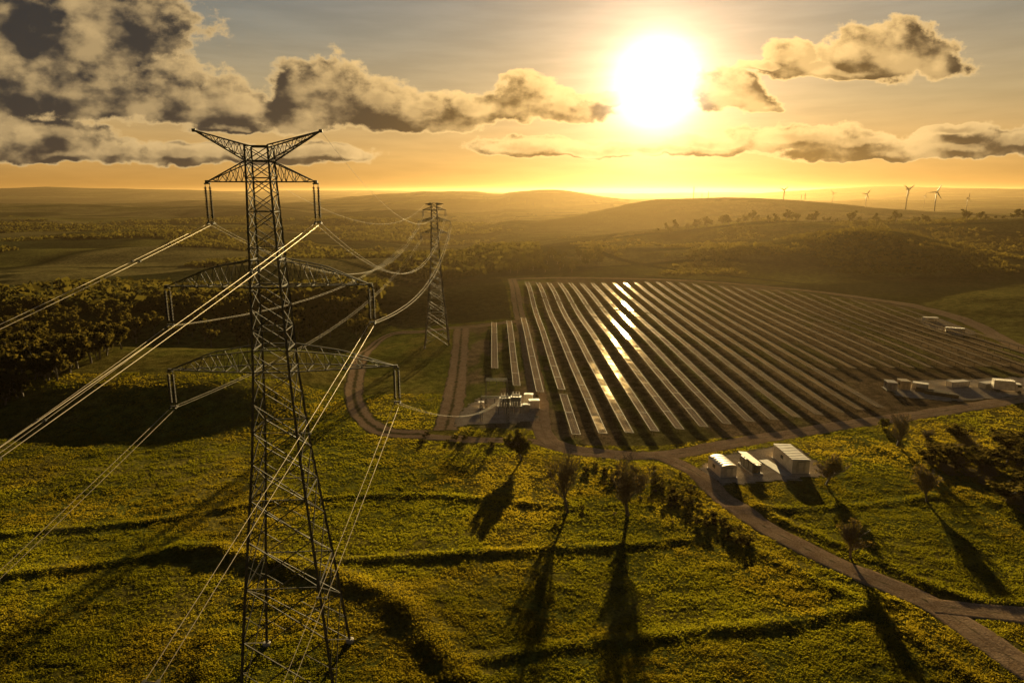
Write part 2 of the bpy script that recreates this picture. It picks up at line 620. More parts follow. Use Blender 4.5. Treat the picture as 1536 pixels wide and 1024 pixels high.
def ground_col(x, y):
    r = np.hypot(x, y)
    a = fbm(x / 16, y / 16, 61, 4)[..., None]
    b = fbm(x / 60, y / 60, 62, 3)[..., None]
    col = C(.085, .086, .014) * (1 - sstep(.35, .65, a)) + C(.13, .105, .022) * sstep(.35, .65, a)
    col = col * (0.75 + 0.5 * b)
    # far patchwork of fields and woods
    w = x * 0.9 + y * 0.25
    cx, cy = np.floor(w / 210 + 1.5 * fbm(x / 300, y / 300, 71, 2)), np.floor(y / 150 + 1.5 * fbm(x / 300, y / 300, 72, 2))
    h = vnoise(cx * 7.13 + .5, cy * 5.37 + .5, 73)[..., None]
    fld = C(.10, .09, .024) * (h < .33) + C(.045, .045, .016) * ((h >= .33) & (h < .62)) + C(.14, .115, .042) * (h >= .62)
    ex, ey = w / 210 + 1.5 * fbm(x / 300, y / 300, 71, 2), y / 150 + 1.5 * fbm(x / 300, y / 300, 72, 2)
    hedge = ((ex - np.floor(ex) < .045) | (ey - np.floor(ey) < .06))[..., None]
    fld = np.where(hedge, C(.022, .024, .009), fld)
    wood = sstep(.46, .58, fbm(x / 170, y / 120, 81, 4))[..., None]
    fld = fld * .95 * (1 - wood) + C(.024, .024, .010) * wood
    f = sstep(280, 420, r)[..., None]
    col = col * (1 - f) + fld * f
    # hill scrub on the right
    sc = (sstep(120, 200, x) * sstep(400, 470, y) * (1 - sstep(900, 1000, y)))[..., None]
    sb = sstep(.42, .6, fbm(x / 70, y / 50, 91, 4))[..., None]
    col = col * (1 - sc) + sc * ((C(.05, .048, .018) * (1 - sb) + C(.085, .072, .024) * sb) * .75)
    sunlit_crest = (np.exp(-((y - 735 - 30 * np.sin(x / 130)) / 45) ** 2) * sstep(120, 220, x) * (1 - sstep(430, 520, x)) * sstep(.4, .55, fbm(x / 80, y / 30, 93, 3)))[..., None]  # sunlit grass strip along the ridge top, its brightness painted into the ground colour
    col = col * (1 - sunlit_crest) + C(.14, .125, .03) * sunlit_crest
    m = in_poly(x, y, SOLAR)[..., None]
    g = sstep(.5, .66, fbm(x / 10, y / 25, 95, 4))[..., None]
    col = np.where(m, C(.115, .080, .045) * (1 - g) + C(.085, .074, .024) * g, col)
    left = m & (x < 14)[..., None]
    g2 = sstep(.40, .56, fbm(x / 6, y / 18, 96, 3))[..., None]
    col = np.where(left, C(.14, .10, .055) * (1 - g2) + C(.085, .085, .020) * g2, col)
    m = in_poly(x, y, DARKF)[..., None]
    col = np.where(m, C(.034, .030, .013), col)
    m = in_poly(x, y, RIGHTF)[..., None]
    col = np.where(m, C(.10, .088, .022) * (.6 + .8 * a), col)
    return col


V = np.stack([GX, GY, GZ], -1).reshape(-1, 3)
ny, nx = GX.shape
idx = np.arange(nx * ny).reshape(ny, nx)
FQ = np.stack([idx[:-1, :-1], idx[:-1, 1:], idx[1:, 1:], idx[1:, :-1]], -1).reshape(-1, 4)
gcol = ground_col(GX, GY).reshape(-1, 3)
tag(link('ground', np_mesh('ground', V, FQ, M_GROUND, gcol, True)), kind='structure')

# ------------------------------------------------------------------ roads
ROADMASK = []


def road(name, px, width, lift=0.06, mat=None, world=False, n=10, worn=0.0):
    pts = smooth_line([tuple(P(*p)[:2]) if not world else p for p in px], n)
    dense = []
    for a, b in zip(pts[:-1], pts[1:]):
        L = np.linalg.norm(b - a)
        k = max(1, int(L / 1.2))
        dense += [a + (b - a) * i / k for i in range(k)]
    dense.append(pts[-1])
    D = np.array(dense)
    T = np.gradient(D, axis=0)
    T /= np.linalg.norm(T, axis=1)[:, None] + 1e-9
    Nn = np.stack([T[:, 1], -T[:, 0]], 1)
    us = np.linspace(-1, 1, 13)
    jl = (fbm(D[:, 0] / 4, D[:, 1] / 4, 5, 3) - .5) * 0.5
    rows = []
    tint = []
    for u in us:
        w = width / 2 * (1 + jl * abs(u))
        q = D + Nn * (u * w)[:, None]
        z = gz(q[:, 0], q[:, 1])
        rows.append(np.stack([q[:, 0], q[:, 1], z], 1))
        # bare wheel tracks, grassier crown and verge
        e = worn + 0.9 * max(0.0, (abs(u) - 0.62) / 0.38) + 0.6 * math.exp(-(u / 0.2) ** 2)
        tint.append(np.full(len(D), e))
    A = np.stack(rows, 1)
    A[:, :, 2] += lift
    A[:, [0, -1], 2] -= lift + 0.1
    tv = np.stack(tint, 1)
    m, k = len(D), len(us)
    ii = np.arange(m * k).reshape(m, k)
    FF = np.stack([ii[:-1, :-1], ii[:-1, 1:], ii[1:, 1:], ii[1:, :-1]], -1).reshape(-1, 4)
    me = np_mesh(name, A.reshape(-1, 3), FF, mat or M_ROAD, np.repeat(tv.reshape(-1, 1), 3, 1), True)
    ROADMASK.append((D[::3], width / 2))
    return tag(link(name, me), kind='structure')


road('main_road', [(1640, 1062), (1536, 1000), (1400, 908), (1270, 852), (1150, 792), (1085, 748), (1045, 710), (1000, 688), (960, 681)], 5.0, 0.10)
road('perimeter_road', [(808, 600), (812, 640), (830, 664), (880, 678), (1000, 682), (1150, 656), (1300, 633), (1450, 611), (1536, 597), (1640, 580)], 5.6, 0.07)
road('field_edge_track', [(808, 606), (800, 560), (788, 500), (775, 450), (768, 418)], 6.0, 0.05, worn=.15)
road('curved_track', [(640, 652), (570, 645), (535, 610), (533, 570), (552, 525), (585, 502), (650, 495), (720, 489), (790, 480)], 6.0, 0.06, worn=.34)
road('service_track', [(668, 645), (680, 600), (688, 545), (693, 490)], 7.0, 0.05, worn=.22)
road('far_perimeter_road', [(765, 419), (900, 417), (1050, 422), (1200, 435), (1330, 452), (1400, 466), (1470, 490), (1540, 527), (1640, 570)], 7, 0.08)
road('side_track', [(1395, 908), (1460, 916), (1540, 925), (1640, 934)], 4.0, 0.13)
road('substation_track', [(560, 646), (640, 655), (720, 660), (800, 662), (835, 672)], 4.0, 0.04)


def pad(name, px, lift=0.09, mat=M_PAD):
    """a gravel yard draped on the ground"""
    poly = np.array([tuple(P(*p)[:2]) for p in px])
    lo, hi = poly.min(0), poly.max(0)
    st = 0.8
    gx, gy = np.meshgrid(np.arange(lo[0], hi[0], st), np.arange(lo[1], hi[1], st))
    cxy = np.stack([gx + st / 2, gy + st / 2], -1)
    keep = in_poly(cxy[..., 0] + (fbm(gx / 2, gy / 2, 7, 2) - .5) * 2.2, cxy[..., 1] + (fbm(gx / 2, gy / 2, 9, 2) - .5) * 2.2, [tuple(p) for p in poly])
    Vv, Ff, key = [], [], {}
    tin = []

    def vid(i, j):
        if (i, j) not in key:
            key[(i, j)] = len(Vv)
            x, y = lo[0] + i * st, lo[1] + j * st
            Vv.append((x, y, float(gz(x, y)) + lift))
            d = float(polydist(np.array(x), np.array(y), [tuple(p) for p in poly] + [tuple(poly[0])]))
            tin.append(max(0, 1 - d / 1.6) * 0.75)
        return key[(i, j)]
    for j, i in zip(*np.nonzero(keep)):
        Ff.append((vid(i, j), vid(i + 1, j), vid(i + 1, j + 1), vid(i, j + 1)))
    me = np_mesh(name, np.array(Vv), np.array(Ff), mat, np.repeat(np.array(tin)[:, None], 3, 1), True)
    ROADMASK.append((poly, 0.5))
    PADS.append([tuple(p) for p in poly])
    return tag(link(name, me), kind='structure')


PADS = []
pad('gravel_yard', [(1045, 703), (1075, 684), (1120, 678), (1165, 668), (1190, 668), (1235, 700), (1265, 712), (1210, 717), (1085, 728)])
pad('substation_yard', [(680, 640), (690, 618), (715, 598), (800, 592), (806, 612), (805, 632), (740, 636)])
pad('parking_yard', [(1325, 580), (1380, 570), (1540, 566), (1580, 586), (1500, 598), (1420, 602), (1350, 596)])
pad('far_yard', [(1372, 478), (1400, 474), (1470, 500), (1440, 505), (1390, 490)])

# ------------------------------------------------------------------ solar rows
TILT = R(5.5)
TW, TL = 1.9, 12.0


def table_mesh():
    t = 0.05
    h, l = TW / 2, TL / 2
    Vv = [(-h, -l, 0), (h, -l, 0), (h, l, 0), (-h, l, 0)]
    me = bpy.data.meshes.new('panel_table')
    vs = [(x, y, t / 2) for x, y, _ in Vv] + [(x, y, -t / 2) for x, y, _ in Vv]
    fs = [(0, 1, 2, 3), (7, 6, 5, 4), (4, 5, 1, 0), (5, 6, 2, 1), (6, 7, 3, 2), (7, 4, 0, 3)]
    me.from_pydata(vs, [], fs)
    me.materials.append(M_PANEL)
    me.materials.append(M_ALU)
    for i in range(1, 6): me.polygons[i].material_index = 1
    uv = me.uv_layers.new(name='UVMap')
    for p in me.polygons:
        for li in p.loop_indices:
            v = me.vertices[me.loops[li].vertex_index].co
            uv.data[li].uv = (v.y + l, v.x + h)
    return me


def edge_mesh():
    b = MB()
    for s in (-1, 1):
        b.box((s * (TW / 2 + 0.042), 0, 0.01), (0.08, TL + 0.05, 0.13))
        b.box((0, s * (TL / 2 + 0.042), 0.01), (TW - 0.02, 0.08, 0.12))
    for y in (-4.4, 0, 4.4):
        b.tube((0, y, -0.03), (0, y, -1.7), 0.07, n=6)
    b.box((0, 0, -0.12), (0.14, TL, 0.14))
    return b.mesh('support_frame', M_ALU)


ME_TABLE, ME_EDGE = table_mesh(), edge_mesh()
RDIR = -0.0286
FARP = np.array([tuple(P(*p)[:2]) for p in [(700, 426), (785, 427), (1000, 427), (1200, 443), (1380, 470), (1470, 512), (1536, 548), (1620, 580)]])
NEARP = np.array([tuple(P(*p)[:2]) for p in [(848, 661), (937, 659), (1012, 654), (1112, 642), (1220, 632), (1338, 617)]])
STEP = 6.1
ORD = ['first', 'second', 'third', 'fourth', 'fifth', 'sixth', 'seventh', 'eighth', 'ninth', 'tenth', 'eleventh', 'twelfth', 'thirteenth', 'fourteenth', 'fifteenth',
       'sixteenth', 'seventeenth', 'eighteenth', 'nineteenth', 'twentieth', 'twenty-first', 'twenty-second', 'twenty-third', 'twenty-fourth', 'twenty-fifth', 'twenty-sixth', 'twenty-seventh',
       'twenty-eighth', 'twenty-ninth', 'thirtieth', 'thirty-first', 'thirty-second', 'thirty-third', 'thirty-fourth', 'thirty-fifth', 'thirty-sixth', 'thirty-seventh', 'thirty-eighth']


def line_cross(x0, poly):
    """largest y where the row line x = x0 + RDIR*y meets the polyline"""
    best = None
    for (ax, ay), (bx, by) in zip(poly[:-1], poly[1:]):
        fa, fb = ax - (x0 + RDIR * ay), bx - (x0 + RDIR * by)
        if fa * fb <= 0 and fa != fb:
            t = fa / (fa - fb)
            y = ay + (by - ay) * t
            best = y if best is None else max(best, y)
    return best


def solar_row(x0, segs, label, group):
    ya = segs[0][0]
    xa = x0 + RDIR * ya
    root = empty('solar_row', (xa, ya, float(gz(xa, ya))))
    tag(root, label, 'solar panels', group)
    tj = random.gauss(0, R(0.7))
    cnt = 0
    for y0, y1 in segs:
        n = max(1, int(round((y1 - y0) / (TL + 0.25))))
        st = (y1 - y0) / n
        for i in range(n):
            yc = y0 + (i + 0.5) * st
            xc = x0 + RDIR * yc
            e = TL / 2
            z0 = float(gz(xc - RDIR * e, yc - e))
            z1 = float(gz(xc + RDIR * e, yc + e))
            o = link('panel_table', ME_TABLE, root)
            rx = math.atan2(z1 - z0, 2 * e)
            o.location = (xc - xa, yc - ya, (z0 + z1) / 2 + 1.55 - float(gz(xa, ya)))
            o.rotation_euler = Matrix.Rotation(-RDIR, 3, 'Z').__matmul__(Matrix.Rotation(rx + random.gauss(0, R(.25)), 3, 'X')).__matmul__(Matrix.Rotation(TILT + tj + random.gauss(0, R(.5)), 3, 'Y')).to_euler()
            o.scale = (1, st / (TL + 0.25), 1)
            link('support_frame', ME_EDGE, o)
            cnt += 1
    return cnt


X00 = 14.6 - RDIR * 147
G1 = 'long rows of the main solar array'
ncnt = 0
yard_y = P(1440, 566)[1]
row_i = 0
for k in range(0, 40):
    x0 = X00 + k * STEP
    yn = line_cross(x0, NEARP)
    if yn is None:
        if x0 < 60:
            yn = NEARP[0][1]
        else:
            # behind the parking yard
            yn = yard_y + 5 + (x0 - 118) * 0.05
    yf = line_cross(x0, FARP)
    if yf is None or yf - yn < 12: continue
    segs = [(yn, yf)]
    if k == 0:
        g = P(826, 597)[1]
        segs = [(yn, g - 1.5), (g + 3.0, yf)]
    elif 1 <= k <= 9:
        g = P(860 + 40 * k, 452 + 3 * k)[1]
        if yn + 20 < g < yf - 20:
            segs = [(yn, g - 1.2), (g + 1.2, yf)]
    lab = 'long solar panel row, %s from the dirt track at the left of the main array' % ORD[row_i]
    ncnt += solar_row(x0, segs, lab, G1)
    row_i += 1
G2 = 'short solar rows behind the substation'
for k, (p0, p1, lab) in enumerate([
        ((802, 596), (776, 482), 'short solar panel row beside the dirt track, ending by the white substation cabinets'),
        ((765, 586), (750, 487), 'short worn solar panel row standing directly behind the transformers'),
        ((735, 560), (724, 490), 'shortest leftmost solar panel row behind the portal gantry')]):
    a, b = P(*p0), P(*p1)
    ncnt += solar_row(X00 - (k + 1) * STEP, [(a.y, b.y)], lab, G2)

# ------------------------------------------------------------------ pylon
TX, TY = -25.0, 70.0
TZ = float(gz(TX, TY)) - 0.1
PROF_Z = [0, 10, 18, 27, 36.2, 45.5, 56, 59.4]
PROF_W = [5.1, 4.2, 3.4, 2.5, 1.85, 1.5, 1.15, 1.1]


def hw(z):
    return float(np.interp(z, PROF_Z, PROF_W))


def corner(i, z):
    sx, sy = [(-1, -1), (1, -1), (1, 1), (-1, 1)][i]
    return Vector((sx * hw(z), sy * hw(z), z))


def make_pylon(loc, horn=(57.9, 59.4, 6.1, 2.9), ARMS=((55.9, 57.9, 5.3, 5.3, None), (45.5, 48.2, 10.3, 10.3, (5.6, 47.4)), (36.7, 39.0, 10.9, 12.6, (6.8, 38.3))), il=1.0):
    root = empty('steel_pylon', loc, R(4))
    for i in range(4):
        b = MB()
        zs = PROF_Z
        for a, c in zip(zs[:-1], zs[1:]):
            b.tube(corner(i, a), corner(i, c), 0.17 - 0.0012 * a, 0.17 - 0.0012 * c)
        b.build('leg', M_STEEL, root)
        f = MB().lathe([(0.5, -1.2), (0.5, 0.35), (0.36, 0.45)], corner(i, 0), 10)
        f.build('footing', M_CONC, root)
    # lattice on each face
    zs = [0.4]
    while zs[-1] < 58.0:
        zs.append(zs[-1] + max(1.35, hw(zs[-1]) * 1.35))
    zs[-1] = 59.2
    for fct in range(4):
        b = MB()
        i, j = fct, (fct + 1) % 4
        for k, (a, c) in enumerate(zip(zs[:-1], zs[1:])):
            r = 0.075 if a < 30 else 0.055
            b.tube(corner(i, a), corner(j, c), r)
            b.tube(corner(j, a), corner(i, c), r)
            if k % 2 == 0 and k: b.tube(corner(i, a), corner(j, a), r)
            if a < 26:   # secondary bracing of the big lower panels
                mid = (corner(i, a) + corner(j, c) + corner(j, a) + corner(i, c)) / 4
                for q in (i, j):
                    b.tube(corner(q, (a + c) / 2), (corner(q, a) + mid) / 2, 0.045)
                    b.tube(corner(q, (a + c) / 2), (corner(q, c) + mid) / 2, 0.045)
        b.build('lattice_bracing', M_STEEL, root)

    def arm(name, s, zb, zt, half, kink=None, tipdz=0.0, n=6, rr=0.078):
        """one side cross-arm: two lower chords, two upper chords to a tip"""
        b = MB()
        tip = Vector((s * half, 0, zb + tipdz))
        for sy in (-1, 1):
            lo0 = Vector((s * hw(zb), sy * hw(zb), zb))
            up0 = Vector((s * hw(zt), sy * hw(zt), zt))
            b.tube(lo0, tip, rr)

            def up(t):
                if kink:
                    kx, kz = kink
                    kp = Vector((s * kx, sy * 0.55 * hw(zb), kz))
                    tk = (kx - hw(zt)) / (half - hw(zt))
                    return up0.lerp(kp, t / tk) if t < tk else kp.lerp(tip, (t - tk) / (1 - tk))
                return up0.lerp(tip, t)
            prev = up0
            for q in range(1, 11):
                cur = up(q / 10)
                b.tube(prev, cur, rr)
                prev = cur
            for q in range(n):
                t0, t1 = q / n, (q + 1) / n
                a, c = lo0.lerp(tip, t0), up((t0 + t1) / 2)
                b.tube(a, c, 0.038)
                if q < n - 1:
                    b.tube(c, lo0.lerp(tip, t1), 0.038)
                    b.tube(lo0.lerp(tip, t1), up(t1), 0.026)
        for q in range(n):
            t0, t1 = q / n, (q + 1) / n
            L = [Vector((s * hw(zb), sy * hw(zb), zb)) for sy in (-1, 1)]
            b.tube(L[0].lerp(tip, t0), L[1].lerp(tip, t1), 0.045)
            b.tube(L[0].lerp(tip, t0), L[1].lerp(tip, t0), 0.045)
        b.box(tip, (0.34, 0.3, 0.3))
        return b.build(name, M_STEEL, root), tip

    tips = []
    for s in (-1, 1):
        _, tp = arm('earth_wire_arm', s, horn[0], horn[1], horn[2], tipdz=horn[3], n=5, rr=0.085)
        tips.append(tp)
    att = []
    for zb, zt, hl, hr, kink in ARMS:
        for s in (-1, 1):
            half = hl if s < 0 else hr
            _, tp = arm('cross_arm', s, zb, zt, half, kink, n=4 if half < 6 else 6)
            b = MB()
            for dx in (-0.22, 0.22):
                prof = [(0.03, 0), (0.03, -0.35)]
                for k in range(int(20 * il)):
                    z = -0.4 - k * 0.155
                    prof += [(0.06, z), (0.17, z - 0.06), (0.16, z - 0.09), (0.06, z - 0.10)]
                prof += [(0.03, -0.45 - 3.1 * il), (0.03, -0.75 - 3.1 * il)]
                b.lathe(prof[::-1], (tp.x + dx, 0, tp.z - 0.1), 8)
            ins = b.build('insulator', M_INS, root, True)
            y = MB()
            y.box((tp.x, 0, tp.z - 0.18), (0.62, 0.14, 0.12))
            y.box((tp.x, 0, tp.z - 0.88 - 3.1 * il), (0.7, 0.2, 0.14))
            y.tube((tp.x, 0, tp.z), (tp.x, 0, tp.z - 0.2), 0.06)
            for dx in (-0.3, 0.3):
                y.tube((tp.x + dx, -0.45, tp.z - 1.0 - 3.1 * il), (tp.x + dx, 0.45, tp.z - 1.0 - 3.1 * il), 0.08, n=6)
            y.build('yoke', M_STEEL, ins)
            att.append(Vector((tp.x, 0, tp.z - 1.0 - 3.1 * il)))
    for z in sorted({v for q in ARMS for v in q[:2]} | {horn[1] - .1}):
        b = MB()
        for i in range(4):
            b.tube(corner(i, z), corner((i + 1) % 4, z), 0.085)
        b.tube(corner(0, z), corner(2, z), 0.05)
        b.build('diaphragm', M_STEEL, root)
    return root, att, tips


pylon, ATT, TIPS = make_pylon((TX, TY, TZ))
tag(pylon, 'tall dark lattice transmission pylon standing nearest on the left of the foreground field', 'pylon', 'lattice transmission pylons')
p2 = P(656, 516)
SC2 = 0.86
MB.K = 1.9   # a heavier terminal pylon
pylon2, ATT2, TIPS2 = make_pylon((p2.x, p2.y, p2.z - 0.1), (58.4, 59.4, 3.6, 0.6), ((56.6, 58.0, 4.6, 4.6, None), (52.0, 53.6, 6.6, 6.6, None), (47.2, 48.8, 5.6, 5.6, None)), 0.5)
pylon2.scale = (SC2,) * 3
MB.K = 1.0
tag(pylon2, 'small distant lattice pylon with short arms on the grass patch beside the curved track', 'pylon', 'lattice transmission pylons')


def world_pt(root, p, sc=1.0):
    c, s_ = math.cos(root.rotation_euler.z), math.sin(root.rotation_euler.z)
    q = Vector((p.x * c - p.y * s_, p.x * s_ + p.y * c, p.z)) * sc
    return q + Vector(root.location)


PH = ['the left end of the top crossarm', 'the right end of the top crossarm', 'the left end of the middle crossarm',
      'the right end of the middle crossarm', 'the left end of the lowest crossarm', 'the right end of the lowest crossarm']


def bundle(fn, length, label, group, spacers=(), r=0.018, gap=0.3, n=60, base=None, mat=None):
    root = empty('conductor_bundle', base)
    tag(root, label, 'power line', group)
    for sx in (-gap, gap):
        b = MB()
        b.path([fn(length * i / n) + Vector((sx, 0, 0)) - base for i in range(n + 1)], r, 6)
        b.build('wire', mat or M_WIRE, root, True)
    for d in spacers:
        c = fn(d) - base
        b = MB().tube(c - Vector((gap, 0, 0)), c + Vector((gap, 0, 0)), 0.035)
        for sx in (-gap, gap): b.box(c + Vector((sx, 0, 0)), (0.14, 0.22, 0.14))
        b.build('spacer', M_STEEL, root)


for i, a in enumerate(ATT):
    p = world_pt(pylon, a)

    def near(t, p=p):
        return Vector((p.x - 0.02 * t, p.y - t, p.z - 0.175 * t + 3.3e-4 * t * t))
    bundle(near, 300, 'twin wires coming toward the viewer from %s' % PH[i], 'wires from the nearest pylon toward the viewer', (14 + 3 * i, 45), base=p)
    q = world_pt(pylon2, ATT2[i], SC2)
    if i == 5:   # the lowest right phase drops to the substation gantry
        q = P(742, 632) + Vector((2, 0, 6.2))

    def back(t, p=p, q=q, i=i):
        c = p.lerp(q, t)
        c.z -= 4 * (11.5, 11.5, 6, 6, 6, 3)[i] * t * (1 - t)
        return c
    bundle(back, 1.0, 'twin wires %s %s' % ('dropping to the substation from' if i == 5 else 'sagging to the far pylon from', PH[i]), 'wires sagging between the pylons', (0.3, 0.62), r=0.014, base=p, mat=M_WIRE2)
for i, a in enumerate(TIPS):
    p, q = world_pt(pylon, a), world_pt(pylon2, TIPS2[i], SC2)
    side = ['left', 'right'][i]
    pts = []
    for t in np.linspace(0, 1, 40):
        c = p.lerp(q, t)
        c.z -= 4 * 8 * t * (1 - t)
        pts.append(c - p)
    o = MB().path(pts, 0.014, 5).build('earth_wire', M_WIRE2, None, True)
    o.location = p
    tag(o, 'thin earth wire strung between the two pylon tops on the %s side' % side, 'power line', 'thin earth wires')

# ------------------------------------------------------------------ substation
def gantry(px, py, w, h, label):
    p = P(px, py)
    r = empty('portal_gantry', p)
    tag(r, label, 'gantry', 'substation gantries')
    for s in (-1, 1):
        b = MB()
        for dx, dy in ((-.25, -.25), (.25, -.25), (.25, .25), (-.25, .25)):
            b.tube((s * w / 2 + dx, dy, -0.3), (s * w / 2 + dx * .6, dy * .6, h), 0.06)
        for k in range(8):
            z0, z1 = h * k / 8, h * (k + 1) / 8
            b.tube((s * w / 2 - .25, -.25, z0), (s * w / 2 + .25, -.25, z1), 0.035)
            b.tube((s * w / 2 + .25, .25, z0), (s * w / 2 - .25, .25, z1), 0.035)
        b.tube((s * w / 2, 0, h), (s * w / 2, 0, h + 1.6), 0.05)
        b.build('column', M_STEEL, r)
    b = MB()
    for dz in (0, .5):
        for dy in (-.2, .2): b.tube((-w / 2, dy, h + dz - .1), (w / 2, dy, h + dz - .1), 0.06)
    for k in range(10):
        x0, x1 = -w / 2 + w * k / 10, -w / 2 + w * (k + 1) / 10
        b.tube((x0, -.2, h - .1), (x1, -.2, h + .4), 0.035)
        b.tube((x0, .2, h + .4), (x1, .2, h - .1), 0.035)
    b.build('crossbeam', M_STEEL, r)
    for k in (-1, 0, 1):
        prof = []
        for q in range(8): prof += [(0.05, -q * .16), (0.13, -q * .16 - .05), (0.05, -q * .16 - .1)]
        MB().lathe(prof[::-1], (k * w / 3, 0, h - .2), 8).build('insulator', M_INS, r, True)
    return r


gantry(745, 612, 5.5, 7.5, 'grey steel portal gantry with hanging insulators at the back of the substation')
gantry(742, 632, 6.5, 6.0, 'lower grey steel gantry at the front edge of the substation yard')


def transformer(px, py, label, rz):
    r = empty('power_transformer', P(px, py), rz)
    tag(r, label, 'transformer', 'substation transformers')
    MB().box((0, 0, 0.15), (3.6, 2.6, 0.5)).build('plinth', M_CONC, r)
    b = MB().box((0, 0, 1.5), (2.6, 1.5, 2.2))
    b.box((0, 0, 2.65), (2.75, 1.65, 0.1))
    for x in (-1, 0, 1): b.box((x, 0, 1.5), (0.1, 1.6, 2.1))
    b.build('tank', M_GREY, r)
    for s in (-1, 1):
        b = MB()
        for k in range(9): b.box((-1.1 + k * .27, s * 1.05, 1.5), (0.05, 0.5, 1.8))
        b.tube((-1.2, s * 1.05, 2.35), (1.2, s * 1.05, 2.35), .07, n=6)
        b.build('radiator', M_GREY, r)
    for k in (-.8, 0, .8):
        prof = [(0.09, 0)]
        for q in range(7): prof += [(0.08, .08 + q * .15), (0.17, .12 + q * .15), (0.08, .18 + q * .15)]
        MB().lathe(prof, (k, .2, 2.7), 8).build('bushing', M_WHITE, r, True)
    MB().tube((-1.1, -.4, 3.1), (1.0, -.4, 3.1), .28, n=12).build('conservator', M_WHITE, r)
    return r


transformer(757, 611, 'grey transformer with white bushings, nearer the gantry in the substation', R(10))
transformer(774, 609, 'grey transformer with white bushings, nearer the cabinet row in the substation', R(-5))


def cabinet(px, py, w, h, d, label, mat=M_WHITE):
    r = empty('switch_cabinet', P(px, py), R(random.uniform(-8, 8)))
    tag(r, label, 'cabinet', 'substation cabinets')
    MB().box((0, 0, 0.05), (w + .3, d + .3, 0.3)).build('plinth', M_CONC, r)
    MB().box((0, 0, .2 + h / 2), (w, d, h)).build('casing', mat, r)
    b = MB().box((0, 0, .2 + h + .06), (w + .2, d + .25, .1))
    b.box((0, 0, .2 + h + .13), (w * .6, d * .6, .06))
    b.build('roof', M_ROOFW, r)
    for s in (-1, 1):
        dr = MB().box((s * w / 4, -d / 2 - .02, .2 + h / 2), (w / 2 - .08, .04, h - .2)).build('door', mat, r)
        MB().box((s * .1, -d / 2 - .06, .2 + h / 2), (.04, .05, .3)).build('handle', M_DARK, dr)
    return r


cabinet(793, 604, 2.2, 2.2, 1.3, 'white switch cabinet at the back right corner of the substation')
cabinet(801, 612, 2.6, 2.0, 1.5, 'white switch cabinet at the right edge of the substation by the dirt track')
cabinet(790, 617, 1.6, 1.7, 1.0, 'small grey cabinet in front of the white cabinets in the substation', M_GREY)
cabinet(722, 613, 1.2, 1.6, 1.0, 'small white cabinet standing alone at the left of the substation')
G3 = 'breaker posts in the substation'
for k, (px, py, lab) in enumerate([(752, 622, 'post breaker on the left of the front line in the substation'), (764, 622, 'post breaker in the middle of the front line in the substation'), (776, 621, 'post breaker on the right of the front line in the substation')]):
    r = empty('breaker_post', P(px, py))
    tag(r, lab, 'breaker', G3)
    b = MB()
    for dx in (-.7, .7): b.tube((dx, 0, -.2), (dx, 0, 2), .07)
    b.tube((-.9, 0, 2), (.9, 0, 2), .08)
    b.build('stand', M_STEEL, r)
    for dx in (-.7, 0, .7):
        prof = [(0.05, 0)]
        for q in range(8): prof += [(0.06, .05 + q * .15), (0.14, .1 + q * .15), (0.06, .15 + q * .15)]
        MB().lathe(prof, (dx, 0, 2.05), 8).build('insulator', M_WHITE, r, True)

